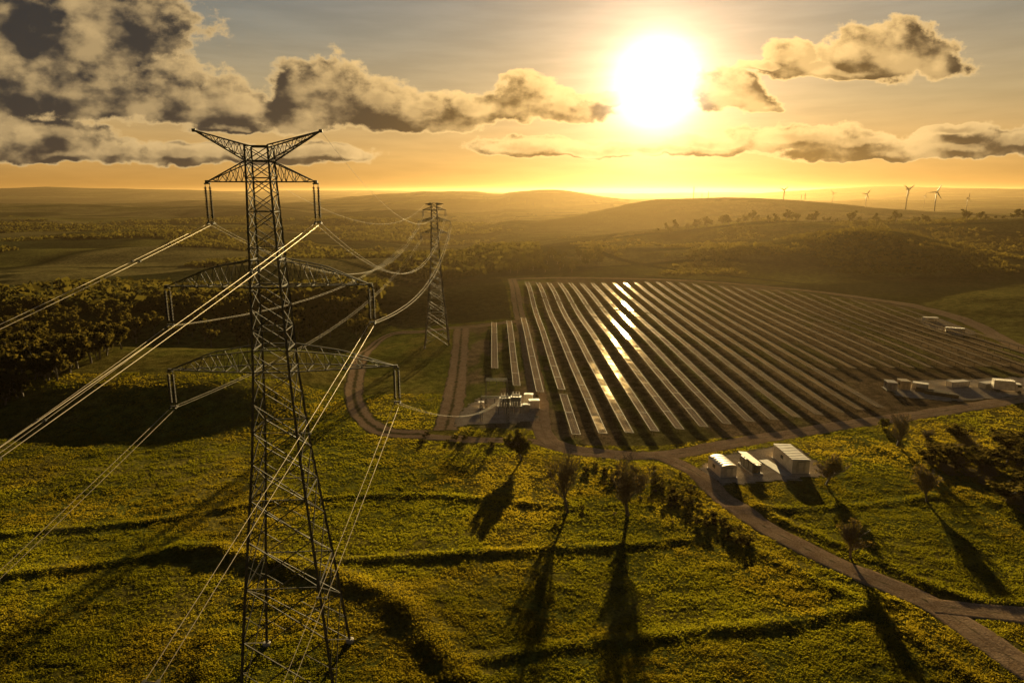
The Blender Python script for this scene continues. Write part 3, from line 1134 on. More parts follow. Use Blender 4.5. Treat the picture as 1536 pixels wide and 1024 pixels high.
# ------------------------------------------------------------------ cabins and containers
def cabin(px, py, w, l, h, rz, label, arched=False, wall=M_WHITE, roofm=M_ROOFW, group='site cabins', loc=None):
    p = loc or P(px, py)
    r = empty('site_cabin', p, rz)
    tag(r, label, 'cabin', group)
    MB().box((0, l / 2, 0.0), (w + .5, l + .5, 0.36)).build('plinth', M_CONC, r)
    z0 = .18
    b = MB()
    b.box((0, l / 2, z0 + h / 2), (w, l, h))
    n = int(l / 0.5)
    for k in range(n + 1):
        for s in (-1, 1): b.box((s * (w / 2 + .02), .1 + (l - .2) * k / n, z0 + h / 2), (.05, .16, h - .2))
    m = int(w / .45)
    for k in range(m + 1):
        b.box((-w / 2 + .1 + (w - .2) * k / m, l + .02, z0 + h / 2), (.14, .05, h - .2))
    for sx in (-1, 1):
        for yy_ in (0, l): b.box((sx * w / 2, yy_, z0 + h / 2), (.16, .16, h + .02))
    b.build('wall', wall, r)
    rb = MB()
    if arched:
        N_ = 10
        for k in range(N_):
            t0, t1 = PI * k / N_, PI * (k + 1) / N_
            q = [(math.cos(t) * (w / 2 + .12), z0 + h + math.sin(t) * .55 + .02) for t in (t0, t1)]
            for yy_, fl in ((-.15, 0), (l + .15, 1)):
                pass
            rb.quad((q[0][0], -.15, q[0][1]), (q[0][0], l + .15, q[0][1]), (q[1][0], l + .15, q[1][1]), (q[1][0], -.15, q[1][1]))
            rb.quad((q[0][0], -.15, z0 + h), (q[0][0], -.15, q[0][1]), (q[1][0], -.15, q[1][1]), (q[1][0], -.15, z0 + h))
            rb.quad((q[0][0], l + .15, z0 + h), (q[1][0], l + .15, z0 + h), (q[1][0], l + .15, q[1][1]), (q[0][0], l + .15, q[0][1]))
        for k in range(1, 6):
            yy_ = l * k / 6
            for a in range(N_):
                t0, t1 = PI * a / N_, PI * (a + 1) / N_
                rb.tube((math.cos(t0) * (w / 2 + .14), yy_, z0 + h + math.sin(t0) * .57 + .03), (math.cos(t1) * (w / 2 + .14), yy_, z0 + h + math.sin(t1) * .57 + .03), .035)
    else:
        sl = 0.05
        Mx = Matrix.Rotation(sl, 3, 'Y')
        rb.box((0, l / 2, z0 + h + .13), (w + .3, l + .4, .12), Mx)
        for k in range(int(l / .9) + 1):
            rb.box((0, .1 + k * .9, z0 + h + .22), (w + .2, .07, .07), Mx)
    rb.build('roof', roofm, r)
    # front wall: double doors, vents
    for s in (-1, 1):
        d = MB().box((s * w * .2, -.05, z0 + h * .46), (w * .36, .06, h * .8))
        d.build('door', wall, r)
        hd = MB()
        for q in (-.12, .12): hd.tube((s * w * .2 + q, -.12, z0 + .2), (s * w * .2 + q, -.12, z0 + h * .84), .025)
        hd.build('locking_bar', M_DARK, r)
    v = MB()
    for k in range(5): v.box((w * .05, -.06, z0 + h * .9 + k * .03), (w * .5, .05, .015))
    v.build('vent', M_GREY, r)
    wn = MB().box((-w / 2 - .05, l * .55, z0 + h * .62), (.06, 1.1, .7))
    wn.build('window', M_DARK, r)
    return r


cabin(1092, 717, 3.2, 5.4, 2.1, R(9), 'small white cabin with an arched roof beside the dirt road junction', True)
cabin(1200, 711, 3.4, 8.6, 2.7, R(3), 'large white cabin with a flat ribbed roof on the gravel yard')
# equipment skid between the cabins
r = empty('equipment_skid', P(1136, 712), R(8))
tag(r, 'dark slatted equipment skid with poles between the two white cabins', 'equipment')
MB().box((0, 3, .1), (2.2, 6.4, .4)).build('base', M_CONC, r)
b = MB()
for k in range(4): b.box((0, .8 + 1.5 * k, 1.1), (1.5, 1.1, 1.6))
b.build('cooler_box', M_DARK, r)
b = MB()
for k in range(14): b.box((-.79, .5 + k * .38, 1.1), (.06, .2, 1.5))
b.build('louvre', M_GREY, r)
MB().box((-.3, 3, 2.5), (1.9, 6.4, .07), Matrix.Rotation(.12, 3, 'Y')).build('canopy', M_ROOFW, r)
for k in range(4):
    for s in (-1, 1): MB().tube((s * .95, .3 + k * 1.8, .1), (s * .95, .3 + k * 1.8, 2.45), .05).build('post', M_STEEL, r)
# concrete slab in the yard
o = MB().box((0, 0, .08), (2.0, 8.5, .2)).build('concrete_slab', M_CONC)
o.location = P(1163, 702)
o.rotation_euler.z = R(14)
tag(o, 'long pale concrete slab lying left of the large white cabin', 'slab')


def container(px, py, rz, l, label, mat=M_WHITE, w=2.0, h=1.8):
    l = l * 0.62
    r = empty('shipping_container', P(px, py), rz)
    tag(r, label, 'container', 'containers at the right of the array')
    b = MB().box((0, 0, h / 2), (l, w, h - .1))
    n = int(l / .3)
    for k in range(n):
        for s in (-1, 1): b.box((-l / 2 + .2 + (l - .4) * k / (n - 1), s * (w / 2 + .02), h / 2), (.14, .05, h - .4))
    b.build('body', mat, r)
    f = MB()
    for sx in (-1, 1):
        for sy in (-1, 1):
            f.box((sx * l / 2, sy * w / 2, h / 2), (.17, .17, h))
    for sy in (-1, 1):
        for z in (.08, h - .08): f.box((0, sy * (w / 2 + .03), z), (l - .2, .14, .16))
    for sx in (-1, 1):
        for z in (.08, h - .08): f.box((sx * (l / 2 + .03), 0, z), (.14, w - .2, .16))
    f.build('corner_frame', M_GREY, r)
    rb = MB()
    for k in range(int(l / .6)): rb.box((-l / 2 + .4 + k * .6, 0, h - .03), (.3, w - .3, .05))
    rb.build('roof', M_ROOFW, r)
    for s in (-1, 1):
        MB().box((l / 2 + .04, s * w / 4, h / 2), (.05, w / 2 - .15, h - .4)).build('door', mat, r)
    return r


cabin(1338, 586, 2.4, 3.0, 2.0, R(-10), 'pale grey cabin at the left end of the parking yard', wall=M_GREY)
cabin(1358, 585, 2.4, 2.8, 2.2, R(-6), 'tan cabin next to the pale grey one in the parking yard', wall=M_TAN, roofm=M_TAN)
container(1380, 583, R(-35), 6, 'short white container beside the tan cabin')
container(1436, 580, R(12), 9, 'white container with dark shadow in the middle of the parking yard')
container(1482, 582, R(18), 8, 'grey container behind the white truck in the parking yard', M_GREY)
container(1395, 482, R(-10), 9, 'white container at the far end of the array by the road')
container(1432, 498, R(-25), 10, 'white container lying along the far right road, the nearer of two')


def truck(px, py, rz, label):
    r = empty('box_truck', P(px, py), rz)
    tag(r, label, 'truck')
    b = MB().box((0, 0, .8), (7.2, 1.1, .25))
    b.build('chassis', M_DARK, r)
    b = MB().box((-1.1, 0, 2.2), (5.0, 2.4, 2.5))
    for k in range(9): b.box((-3.4 + k * .58, 0, 3.47), (.06, 2.3, .05))
    b.build('cargo_box', M_WHITE, r)
    n = MB()
    prof = [(1.55, .7), (3.5, .7), (3.55, 1.5), (3.2, 1.65), (2.9, 2.7), (1.55, 2.75)]
    k0 = len(n.v)
    for s in (-1.1, 1.1):
        for x, z in prof: n.v.append((x, s, z))
    m = len(prof)
    n.f.append(tuple(range(m)))
    n.f.append(tuple(range(2 * m - 1, m - 1, -1)))
    for i in range(m):
        j = (i + 1) % m
        n.f.append((j, i, m + i, m + j))
    cabo = n.build('cab', M_WHITE, r)
    MB().quad((3.22, -.95, 1.72), (3.22, .95, 1.72), (2.95, .9, 2.6), (2.95, -.9, 2.6))
    w = MB()
    w.box((3.1, 0, 2.15), (.05, 1.9, .9), Matrix.Rotation(-.28, 3, 'Y'))
    w.build('windscreen', M_DARK, cabo)
    for s in (-1, 1):
        MB().box((2.5, s * 1.11, 2.2), (.9, .04, .6)).build('side_window', M_DARK, cabo)
        MB().box((3.55, s * .8, 1.1), (.06, .3, .2)).build('headlight', M_ALU, cabo)
        for x in (-2.4, 2.6):
            MB().tube((x, s * .85, .48), (x, s * 1.15, .48), .48, n=16).build('wheel', M_DARK, r)
    return r


truck(1510, 588, R(-20), 'white box truck parked at the right end of the parking yard')
for k, (px, py, rz, lab) in enumerate([(1398, 590, -40, 'stack of long pale pipes lying in front of the short white container'), (1412, 594, -38, 'stack of long pale pipes lying nearest the perimeter road')]):
    r = empty('pipe_stack', P(px, py), R(rz))
    tag(r, lab, 'pipes', 'pipe stacks in the parking yard')
    for row, c in ((0, 5), (1, 4), (2, 3)):
        for i in range(c):
            MB().tube((-4, (i - (c - 1) / 2) * .36, .3 + row * .31), (4, (i - (c - 1) / 2) * .36, .3 + row * .31), .17, n=8).build('pipe', M_ALU, r)
    for x in (-2.5, 2.5): MB().box((x, 0, .05), (.2, 2, .16)).build('bearer', M_BARK, r)


# ------------------------------------------------------------------ wind turbines and masts
def turbine(px, hub_py, dist, rad, ang, yaw, label):
    hub = atdist(px, hub_py, dist)
    g = float(gz(hub[0], hub[1]))
    h = hub[2] - g
    r = empty('wind_turbine', (hub[0], hub[1], g), R(yaw))
    tag(r, label, 'wind turbine', 'wind turbines on the skyline')
    MB().tube((0, 0, -2), (0, 0, h - 1), rad * .085, rad * .05, n=14).build('tower', M_TURB, r, True)
    MB().box((0, rad * .06, h), (rad * .13, rad * .34, rad * .14)).build('nacelle', M_TURB, r)
    MB().lathe([(rad * .075, 0), (rad * .07, rad * .06), (rad * .03, rad * .12)], (0, 0, 0), 12)
    hb = MB()
    hb.tube((0, -rad * .11, h), (0, -rad * .22, h), rad * .075, rad * .03, n=12)
    hb.build('hub', M_TURB, r, True)
    for k in range(3):
        a = R(ang + 120 * k)
        d = Vector((math.sin(a), 0, math.cos(a)))
        t = Vector((math.cos(a), 0, -math.sin(a)))
        o0 = Vector((0, -rad * .16, h))
        b = MB()
        secs = [(0.05, .045, .045), (.18, .075, .03), (.5, .055, .02), (.85, .03, .012), (1.0, .012, .008)]
        k0 = 0
        for q, c, th in secs:
            c0 = o0 + d * (rad * q) + Vector((0, rad * .02 * q * q, 0))
            tw = Vector((0, -1, 0)) * (c * .35 * (1 - q))
            for s1, s2 in ((-1, -1), (1, -1), (1, 1), (-1, 1)):
                b.v.append(tuple(c0 + t * (s1 * c * rad) + tw * (s1 * rad) + Vector((0, s2 * th * rad, 0))))
        for s_ in range(len(secs) - 1):
            for j in range(4):
                q = (j + 1) % 4
                b.f.append((s_ * 4 + j, s_ * 4 + q, s_ * 4 + 4 + q, s_ * 4 + 4 + j))
        m = (len(secs) - 1) * 4
        b.f.append((m, m + 1, m + 2, m + 3))
        b.f.append((3, 2, 1, 0))
        b.build('blade', M_TURB, r)
    return r


turbine(1362, 284, 1450, 17, -60, 20, 'darkest wind turbine, standing behind the right hand ridge')
turbine(1405, 288, 1500, 18, 25, -10, 'wind turbine with a raised blade, next right of the darkest one')
turbine(1300, 291, 2100, 19, 35, 10, 'faint hazy wind turbine left of the darkest one')
turbine(1452, 297, 2300, 19, 10, 30, 'faintest wind turbine, farthest right on the ridge')
turbine(1176, 285, 1750, 16, 50, 15, 'wind turbine rising right of the middle on the long rounded hill')


turbine(1250, 290, 2600, 15, 80, 0, 'tiny faint wind turbine beyond the rounded hill, left of the other faint ones')
turbine(1388, 293, 2900, 15, 15, 0, 'tiny faint wind turbine seen between the two darkest ones')


def mast(px, top_py, dist, w, label):
    t = atdist(px, top_py, dist)
    g = float(gz(t[0], t[1]))
    h = t[2] - g
    r = empty('lattice_mast', (t[0], t[1], g))
    tag(r, label, 'mast', 'slim masts on the hazy skyline')
    b = MB()
    for i in range(3):
        a = 2 * PI * i / 3
        c, s_ = math.cos(a) * w, math.sin(a) * w
        b.tube((c, s_, -1), (c * .6, s_ * .6, h), .38)
    n = int(h / 3)
    for k in range(n):
        for i in range(3):
            a, a2 = 2 * PI * i / 3, 2 * PI * (i + 1) / 3
            b.tube((math.cos(a) * w, math.sin(a) * w, h * k / n), (math.cos(a2) * w * .9, math.sin(a2) * w * .9, h * (k + 1) / n), .12)
    b.build('lattice', M_STEEL, r)
    MB().tube((0, 0, h * .88), (0, 0, h + 3), .7, .4, n=8).build('antenna', M_STEEL, r)
    return r


mast(1041, 281, 1900, 1.1, 'tall slim mast at the left of the skyline group, thick at its top')
mast(1063, 288, 2000, .8, 'slim mast just right of the tall one on the skyline')
mast(1053, 292, 2100, .7, 'short faint mast between the two taller masts on the skyline')
mast(1202, 294, 1900, .8, 'short mast right of the turbine on the rounded hill, the left of a close pair')
mast(1208, 291, 1850, .8, 'short mast right of the turbine on the rounded hill, the right of a close pair')

# ------------------------------------------------------------------ trees
def leaf_cloud(centers, radii, n, size, c1, c2, seed, squash=1.0, up=0.0):
    """many small leaf faces spread through several clump volumes"""
    g = np.random.default_rng(seed)
    centers, radii = np.asarray(centers, float), np.asarray(radii, float)
    w = radii ** 2
    k = g.choice(len(centers), n, p=w / w.sum())
    d = g.normal(size=(n, 3))
    d /= np.linalg.norm(d, axis=1)[:, None]
    rad = radii[k] * (g.random(n) ** 0.42) * (0.75 + 0.4 * g.random(n))
    c = centers[k] + d * rad[:, None] * np.array([1, 1, squash])
    a = g.normal(size=(n, 3))
    a /= np.linalg.norm(a, axis=1)[:, None]
    b = np.cross(a, g.normal(size=(n, 3)))
    b /= np.linalg.norm(b, axis=1)[:, None] + 1e-9
    s_ = size * (0.55 + 0.9 * g.random(n))[:, None]
    V_ = np.stack([c - a * s_, c - b * s_ * .55, c + a * s_, c + b * s_ * .55], 1)
    clump = g.random(len(centers))[k]
    t = np.clip(0.6 * clump + 0.4 * g.random(n), 0, 1)[:, None]
    col = np.array(c1) * (1 - t) + np.array(c2) * t
    col = np.repeat(col[:, None, :], 4, 1)
    F_ = np.arange(n * 4).reshape(n, 4)
    return V_.reshape(-1, 3), F_, col.reshape(-1, 3)


def branch_mesh(h, spread, seed, levels=4, r0=None, lean=0.0, twig=0.012, up=0.35, kids=(4, 3, 3, 2), trunk_frac=0.32):
    g = random.Random(seed)
    b = MB()
    tips = []
    r0 = r0 or h * 0.028

    def grow(p, d, L, r, lev):
        segs = 3 if lev < 2 else 2
        pts = [p]
        for i in range(segs):
            d = (d + Vector((g.gauss(0, .12), g.gauss(0, .12), g.gauss(0, .06) + .03 * lev))).normalized()
            q = pts[-1] + d * (L / segs)
            ra, rb = r * (1 - .45 * i / segs), r * (1 - .45 * (i + 1) / segs)
            b.tube(pts[-1], q, max(ra, twig), max(rb, twig), n=6 if lev == 0 else (4 if lev < 3 else 3), cap=False)
            pts.append(q)
            if lev < levels and (lev > 0 or i > 0):
                for _ in range(kids[min(lev, 3)]):
                    az = g.uniform(0, 2 * PI)
                    side = Vector((math.cos(az), math.sin(az), up)).normalized()
                    nd = (d * g.uniform(.35, .9) + side * spread).normalized()
                    t = g.uniform(0, 1)
                    grow(pts[-2].lerp(q, t), nd, L * g.uniform(.45, .72), max(rb * .55, twig), lev + 1)
        if lev >= levels - 1: tips.append(pts[-1])
    grow(Vector((0, 0, -.3)), Vector((lean, 0, 1)).normalized(), h * (trunk_frac + .25), r0, 0)
    return b, tips


TREES = {}


def tree_proto(key, h, spread, seed, leaves, size, c1, c2, levels=4, **kw):
    """mesh data of one tree kind: (trunk mesh, crown mesh)"""
    b, tips = branch_mesh(h, spread, seed, levels, **kw)
    zmax = max(v[2] for v in b.v)
    s_ = h / zmax
    b.v = [(x * s_, y * s_, z * s_) for x, y, z in b.v]
    tm = b.mesh('trunk', M_BARK)
    tp = np.array([[t.x, t.y, t.z] for t in tips]) * s_
    sel = np.random.default_rng(seed).choice(len(tp), min(len(tp), 60), replace=False)
    V_, F_, c_ = leaf_cloud(tp[sel], np.full(len(sel), h * .085), leaves, size, c1, c2, seed)
    V_[:, 2] = np.maximum(V_[:, 2], h * 0.06)
    cm = np_mesh('crown', V_, F_, M_LEAF, c_)
    TREES[key] = (tm, cm)


def tree(key, p, label, scale=1.0, rz=None, cat='tree', group=None, name='tree'):
    r = empty(name, p, random.uniform(0, 6.28) if rz is None else rz, scale)
    tag(r, label, cat, group)
    if name == 'shrub':   # dense thicket, foliage down to the ground
        r.scale = (scale * 1.5, scale * 1.5, scale * 0.85)
        r.location.z -= scale * 1.3
    if name == 'bush':   # low and spreading, sunk to its foliage
        r.scale = (scale * 1.7, scale * 1.7, scale * 0.95)
        r.location.z -= scale * 0.9
    tm, cm = TREES[key]
    link('trunk', tm, r)
    link('crown', cm, r)
    return r


GREEN1, GREEN2 = (.035, .038, .010), (.075, .075, .018)
BRN1, BRN2 = (.09, .068, .026), (.14, .105, .04)
tree_proto('bushy', 7.0, .75, 5, 5200, .22, GREEN1, (.08, .075, .018), 4, kids=(4, 3, 3, 2), trunk_frac=.2)
tree_proto('bare_tall', 10, .55, 8, 600, .09, BRN1, BRN2, 4, kids=(4, 3, 3, 2), twig=.021)
tree_proto('bare_wide', 11, .8, 14, 900, .10, BRN1, BRN2, 4, kids=(5, 3, 3, 2), twig=.021, trunk_frac=.18)
tree_proto('small_round', 6.0, .8, 23, 1200, .11, BRN1, (.09, .08, .025), 4, kids=(4, 3, 2, 2), trunk_frac=.2, twig=.021)
for q in range(4):
    tree_proto('wood%d' % q, 8.0, .85, 40 + q, 750, .52, (.026, .026, .011), (.062, .053, .019), 3, kids=(3, 2, 2, 1), trunk_frac=.16)
tree_proto('ridge0', 9.0, .8, 60, 500, .8, (.03, .03, .012), (.05, .045, .016), 2, kids=(3, 2, 2, 1), trunk_frac=.15)
tree_proto('ridge1', 8.0, .7, 61, 420, .8, (.03, .03, .012), (.05, .045, .016), 2, kids=(3, 2, 2, 1), trunk_frac=.15)

tree('bushy', P(782, 690), 'round bushy green tree standing before the substation hedge', 1.1, 0)
tree('bare_tall', P(852, 768), 'slim nearly leafless tree in the middle of the foreground scrub', 1.05, 1)
tree('bare_wide', P(942, 772), 'wide spreading leafless tree with fine twigs right of the slim one', 1.05, 2)
tree('small_round', P(1238, 727), 'brown leafless tree just right of the large white cabin', 1.2, 0)
tree('small_round', P(1277, 838), 'small round brown tree beside the main dirt road', 1.05, 2.3)
tree('small_round', P(1391, 752), 'leafless tree at the hedge end between the two right hand fields', 1.25, 4)
tree('bare_wide', P(1346, 668), 'dark bare tree beside the perimeter road at the thicket corner', .75, 4)
tree('bushy', P(1322, 640), 'low green bush between the perimeter road and the panel rows', .45, 1, 'bush', name='bush')

# thicket on the right: each shrub a thing
g = random.Random(3)
GT = 'brown shrubs of the right hand thicket'
for k in range(54):
    px = g.uniform(1385, 1570)
    py = g.uniform(max(640, 655 + (px - 1375) * .02), min(790, 690 + (px - 1375) * .50))
    tree(g.choice(['small_round', 'wood0', 'wood1', 'small_round']), P(px, py), 'brown leafy shrub massed in the right hand thicket above the lane', g.uniform(.32, .6), None, 'shrub', GT, 'shrub')
GT = 'dark bushes along the left of the main road'
for k in range(46):
    t = g.random()
    line = [(868, 700), (960, 700), (1020, 728), (1075, 772), (1130, 812)]
    i = min(3, int(t * 4))
    f_ = t * 4 - i
    px = line[i][0] + (line[i + 1][0] - line[i][0]) * f_ + g.gauss(-10, 14)
    py = line[i][1] + (line[i + 1][1] - line[i][1]) * f_ + g.uniform(-2, 22)
    tree(g.choice(['wood0', 'wood2', 'wood3']), P(px, py), 'dark low bush in the belt between the foreground meadow and the main road', g.uniform(.10, .20), None, 'bush', GT, 'bush')
GT = 'bushes along the substation edge'
for k in range(13):
    px = g.uniform(615, 805)
    py = 652 + (px - 640) * .09 + g.uniform(-6, 14)
    tree(g.choice(['wood0', 'wood2', 'wood3']), P(px, py), 'dark low bush in the belt below the substation yard', g.uniform(.09, .18), None, 'bush', GT, 'bush')
GT = 'bushes scattered in the foreground scrub'
for k in range(30):
    px, py = g.uniform(800, 1060), g.uniform(700, 795)
    tree(g.choice(['wood1', 'small_round']), P(px, py), 'low brown bush in the scrub round the bare trees', g.uniform(.08, .15), None, 'bush', GT, 'bush')
# left wood
GT = 'trees of the wood in the left valley'
cnt = 0
while cnt < 150:
    px, py = g.uniform(-60, 330), g.uniform(470, 625)
    if py > 640 - (px + 60) * .47: continue
    if 190 < px and py < 500: continue
    tree('wood%d' % g.randrange(4), P(px, py), 'dark brown tree massed in the valley wood at the left edge', g.uniform(.75, 1.25), None, 'tree', GT)
    cnt += 1
GT = 'trees of the dark wood behind the nearest pylon'
for k in range(75):
    px, py = g.uniform(245, 560), g.uniform(455, 520)
    if py > 535 - abs(px - 350) * .13: continue
    tree('wood%d' % g.randrange(4), P(px, py), 'dark tree massed in the hollow wood behind the nearest pylon', g.uniform(.7, 1.15), None, 'tree', GT)
# skyline trees on the right ridges
GT = 'small trees on the right ridge skyline'
for k in range(64):
    if k < 34:
        t = k / 34
        px = 1000 + 260 * t + g.uniform(-6, 6)
    else:
        px = 1255 + (k - 34) * 9.6 + g.uniform(-8, 8)
    x = 740 * (px - 768) / 1024 / 1.02
    y = 740 + 30 * math.sin(x / 130) + g.uniform(-14, 6)
    tree(g.choice(['ridge0', 'ridge1']), (x, y, float(gz(x, y)) - .2), 'tiny dark tree on the skyline of the right hand ridge', g.choice([.45, .6, .8, 1.0, 1.25]), None, 'tree', GT)
GT = 'trees at the left foot of the right ridge'
for k in range(26):
    px, py = g.uniform(765, 905), g.uniform(385, 410)
    tree(g.choice(['ridge0', 'ridge1']), P(px, py), 'dark tree in the clump above the top left corner of the solar array', g.uniform(.5, 1.1), None, 'tree', GT)


# ------------------------------------------------------------------ far woodland (masses nobody could count)
def scatter_mass(name, pts, size, n_leaf, c1, c2, seed):
    gg = np.random.default_rng(seed)
    n = len(pts)
    sz = size * (0.6 + 0.8 * gg.random(n))
    d = gg.normal(size=(n, n_leaf, 3))
    d /= np.linalg.norm(d, axis=2)[..., None]
    d[..., 2] = np.abs(d[..., 2])
    c = pts[:, None, :] + d * (sz[:, None, None] * (0.45 + .6 * gg.random((n, n_leaf, 1)))) * np.array([1, 1, .85])
    a = gg.normal(size=(n, n_leaf, 3))
    a /= np.linalg.norm(a, axis=2)[..., None]
    b = np.cross(a, gg.normal(size=(n, n_leaf, 3)))
    b /= np.linalg.norm(b, axis=2)[..., None]
    s_ = (sz * .42)[:, None, None] * (0.6 + .8 * gg.random((n, n_leaf, 1)))
    Vv = np.stack([c - a * s_, c - b * s_ * .7, c + a * s_, c + b * s_ * .7], 2).reshape(-1, 3)
    t = gg.random((n, 1, 1)) * .7 + .3 * gg.random((n, n_leaf, 1))
    col = np.repeat((np.array(c1) * (1 - t) + np.array(c2) * t)[:, :, None, :], 4, 2).reshape(-1, 3)
    Ff = np.arange(len(Vv)).reshape(-1, 4)
    return tag(link(name, np_mesh(name, Vv, Ff, M_FAR, col)), kind='stuff')


def wood_pts(n, ymin, ymax, cond, seed):
    gg = np.random.default_rng(seed)
    out = []
    while sum(len(o) for o in out) < n:
        y = ymin * (ymax / ymin) ** gg.random(20000)
        x = (gg.random(20000) * 2 - 1) * y * 0.82
        k = cond(x, y)
        out.append(np.stack([x[k], y[k]], 1))
    q = np.concatenate(out)[:n]
    return np.column_stack([q, gz(q[:, 0], q[:, 1])])


def far_wood(x, y):
    w = fbm(x / 170, y / 120, 81, 4) > .53
    return w & ~((x > -40) & (y < 470)) & ~((x > 20) & (y > 400) & (y < 1900)) & ~in_poly(x, y, RIGHTF) & ~in_poly(x, y, SOLAR) & ~in_poly(x, y, DARKF)


pts = wood_pts(9000, 300, 1700, far_wood, 5)
o = scatter_mass('woodland', pts, 4.2, 12, (.026, .027, .010), (.055, .05, .018), 6)
o['label'] = 'patches of dark woodland spread over the rolling hills'
o['category'] = 'woodland'


def hill_scrub(x, y):
    d = fbm(x / 60, y / 45, 111, 4) + .25 * np.exp(-((x - 272) / 80) ** 2 - ((y - 490) / 60) ** 2)
    return (x > 60) & (y > 425) & (y < 900) & (d > .57) & ~in_poly(x, y, SOLAR)


pts = wood_pts(3600, 425, 900, hill_scrub, 9)
o = scatter_mass('hill_scrub', pts, 2.1, 10, (.038, .034, .013), (.07, .06, .02), 10)
o['label'] = 'brown scrub covering the slopes behind the solar array'
o['category'] = 'scrub'

# ------------------------------------------------------------------ grass
def grass(n_tuft, seed):
    gg = np.random.default_rng(seed)
    y = 62 * (182 / 62) ** (gg.random(n_tuft) ** 0.95)
    x = (gg.random(n_tuft) * 2 - 1) * (y * 0.80 + 6)
    keep = ~in_poly(x, y, SOLAR)
    for D, w in ROADMASK:
        if len(D) > 8:
            keep &= polydist(x, y, [tuple(p) for p in D]) > w * .93
    for pl in PADS:
        keep &= ~in_poly(x, y, pl)
    clump = fbm(x / 2.4, y / 1.6, 121, 3)
    keep &= gg.random(n_tuft) < np.clip((clump - .25) * 2.6, .3, 1)
    x, y, clump = x[keep], y[keep], clump[keep]
    n = len(x)
    big = fbm(x / 14, y / 14, 61, 4)
    bank = np.zeros(n)
    for pts_, hh, w in BANKS:
        bank = np.maximum(bank, hh * np.exp(-(polydist(x, y, pts_) / (w * .8)) ** 2))
    hgt = (0.09 + 0.19 * np.clip(clump - .3, 0, 1)) * (.7 + .6 * gg.random(n)) + .06 * bank
    NB = 6
    az = gg.random((n, NB)) * 6.283
    lean = .35 + .75 * gg.random((n, NB))
    H_ = hgt[:, None] * (.6 + .6 * gg.random((n, NB)))
    base = np.stack([x, y, gz(x, y) - .03], 1)[:, None, :] + np.stack([np.cos(az), np.sin(az), np.zeros_like(az)], -1) * .12
    dirv = np.stack([np.cos(az) * lean, np.sin(az) * lean, np.ones_like(az)], -1)
    dirv /= np.linalg.norm(dirv, axis=2)[..., None]
    tip = base + dirv * H_[..., None] * 1.25
    mid = base + (dirv + np.array([0, 0, .35])) * H_[..., None] * .5
    az2 = az + 1.57 + gg.normal(size=az.shape) * .5
    wv = np.stack([np.cos(az2), np.sin(az2), np.zeros_like(az)], -1) * (.045 + .07 * gg.random((n, NB)) + .03 * (y[:, None] > 110))[..., None]
    Vv = np.stack([base, mid - wv, tip, mid + wv], 2).reshape(-1, 3)
    t = np.clip(sstep(.4, .66, big)[:, None] * .6 + .45 * gg.random((n, NB)) * gg.random((n, 1)), 0, 1)[..., None]
    col = (C(.078, .084, .010) * (1 - t) + C(.155, .126, .022) * t) * (.72 + .56 * sstep(.35, .65, fbm(x / 26, y / 20, 131, 4)))[:, None, None]
    col = np.repeat(col[:, :, None, :], 4, 2).reshape(-1, 3)
    Ff = np.arange(len(Vv)).reshape(-1, 4)
    o = tag(link('grass', np_mesh('grass', Vv, Ff, M_GRASS, col)), 'tufted meadow grass covering the foreground fields', 'grass', kind='stuff')
    return n


NG = grass(260000, 77)

# ------------------------------------------------------------------ haze
HAZE = MB().box((0, 5250, 28), (22800, 11700, 148))
m, t, out = new_mat('haze_air')
pv = t.N('ShaderNodeVolumePrincipled')
pv.inputs['Color'].default_value = (0.92, 0.66, 0.34, 1)
pv.inputs['Density'].default_value = 0.24e-4
pv.inputs['Anisotropy'].default_value = 0.75
t.l.new(pv.outputs[0], out.inputs['Volume'])
o = HAZE.build('haze', m)
tag(o, kind='stuff')

# ------------------------------------------------------------------ sky and light
SUN_EL, SUN_AZ = R(11.0), R(11.3)
SUN_DIR = Vector((math.sin(SUN_AZ) * math.cos(SUN_EL), math.cos(SUN_AZ) * math.cos(SUN_EL), math.sin(SUN_EL)))
sd = bpy.data.lights.new('sun', 'SUN')
sd.energy = 5.0
sd.angle = R(0.5)
sd.color = (1.0, 0.75, 0.34)
so = bpy.data.objects.new('sun', sd)
so.rotation_euler = (-SUN_DIR).to_track_quat('-Z', 'Y').to_euler()
so.location = (0, 0, 300)
COL.objects.link(so)

W = bpy.data.worlds.new('World')
S.world = W
W.use_nodes = True
W.cycles.sampling_method = 'NONE'
t = NT(W.node_tree)
t.n.clear()
wout = t.N('ShaderNodeOutputWorld')
bg = t.N('ShaderNodeBackground')
bg.inputs[1].default_value = 0.05
t.l.new(bg.outputs[0], wout.inputs[0])
dirn = t.N('ShaderNodeTexCoord').outputs['Generated']
sep = t.N('ShaderNodeSeparateXYZ')
t.l.new(dirn, sep.inputs[0])
dx, dy, dz = sep.outputs
sky = t.N('ShaderNodeTexSky', sky_type='NISHITA')
sky.sun_disc = False
sky.sun_elevation = SUN_EL
sky.sun_rotation = SUN_AZ
sky.air_density, sky.dust_density = 1.2, 2.0

vis = ray(985, 125)
vis = vis / np.linalg.norm(vis)
cosang = t.vm('DOT_PRODUCT', dirn, tuple(vis), out=1)
ang = t.m('MULTIPLY', t.m('ARCCOSINE', t.m('MINIMUM', cosang, 0.999999)), 180 / PI)   # degrees from the sun


def gauss(a, w, p=2.0):
    return t.m('POWER', 2.718281828, t.m('MULTIPLY', t.m('POWER', t.m('DIVIDE', a, w), p), -1.0))


def cscale(f, c):
    return t.vm('SCALE', tuple(c), sc=f)


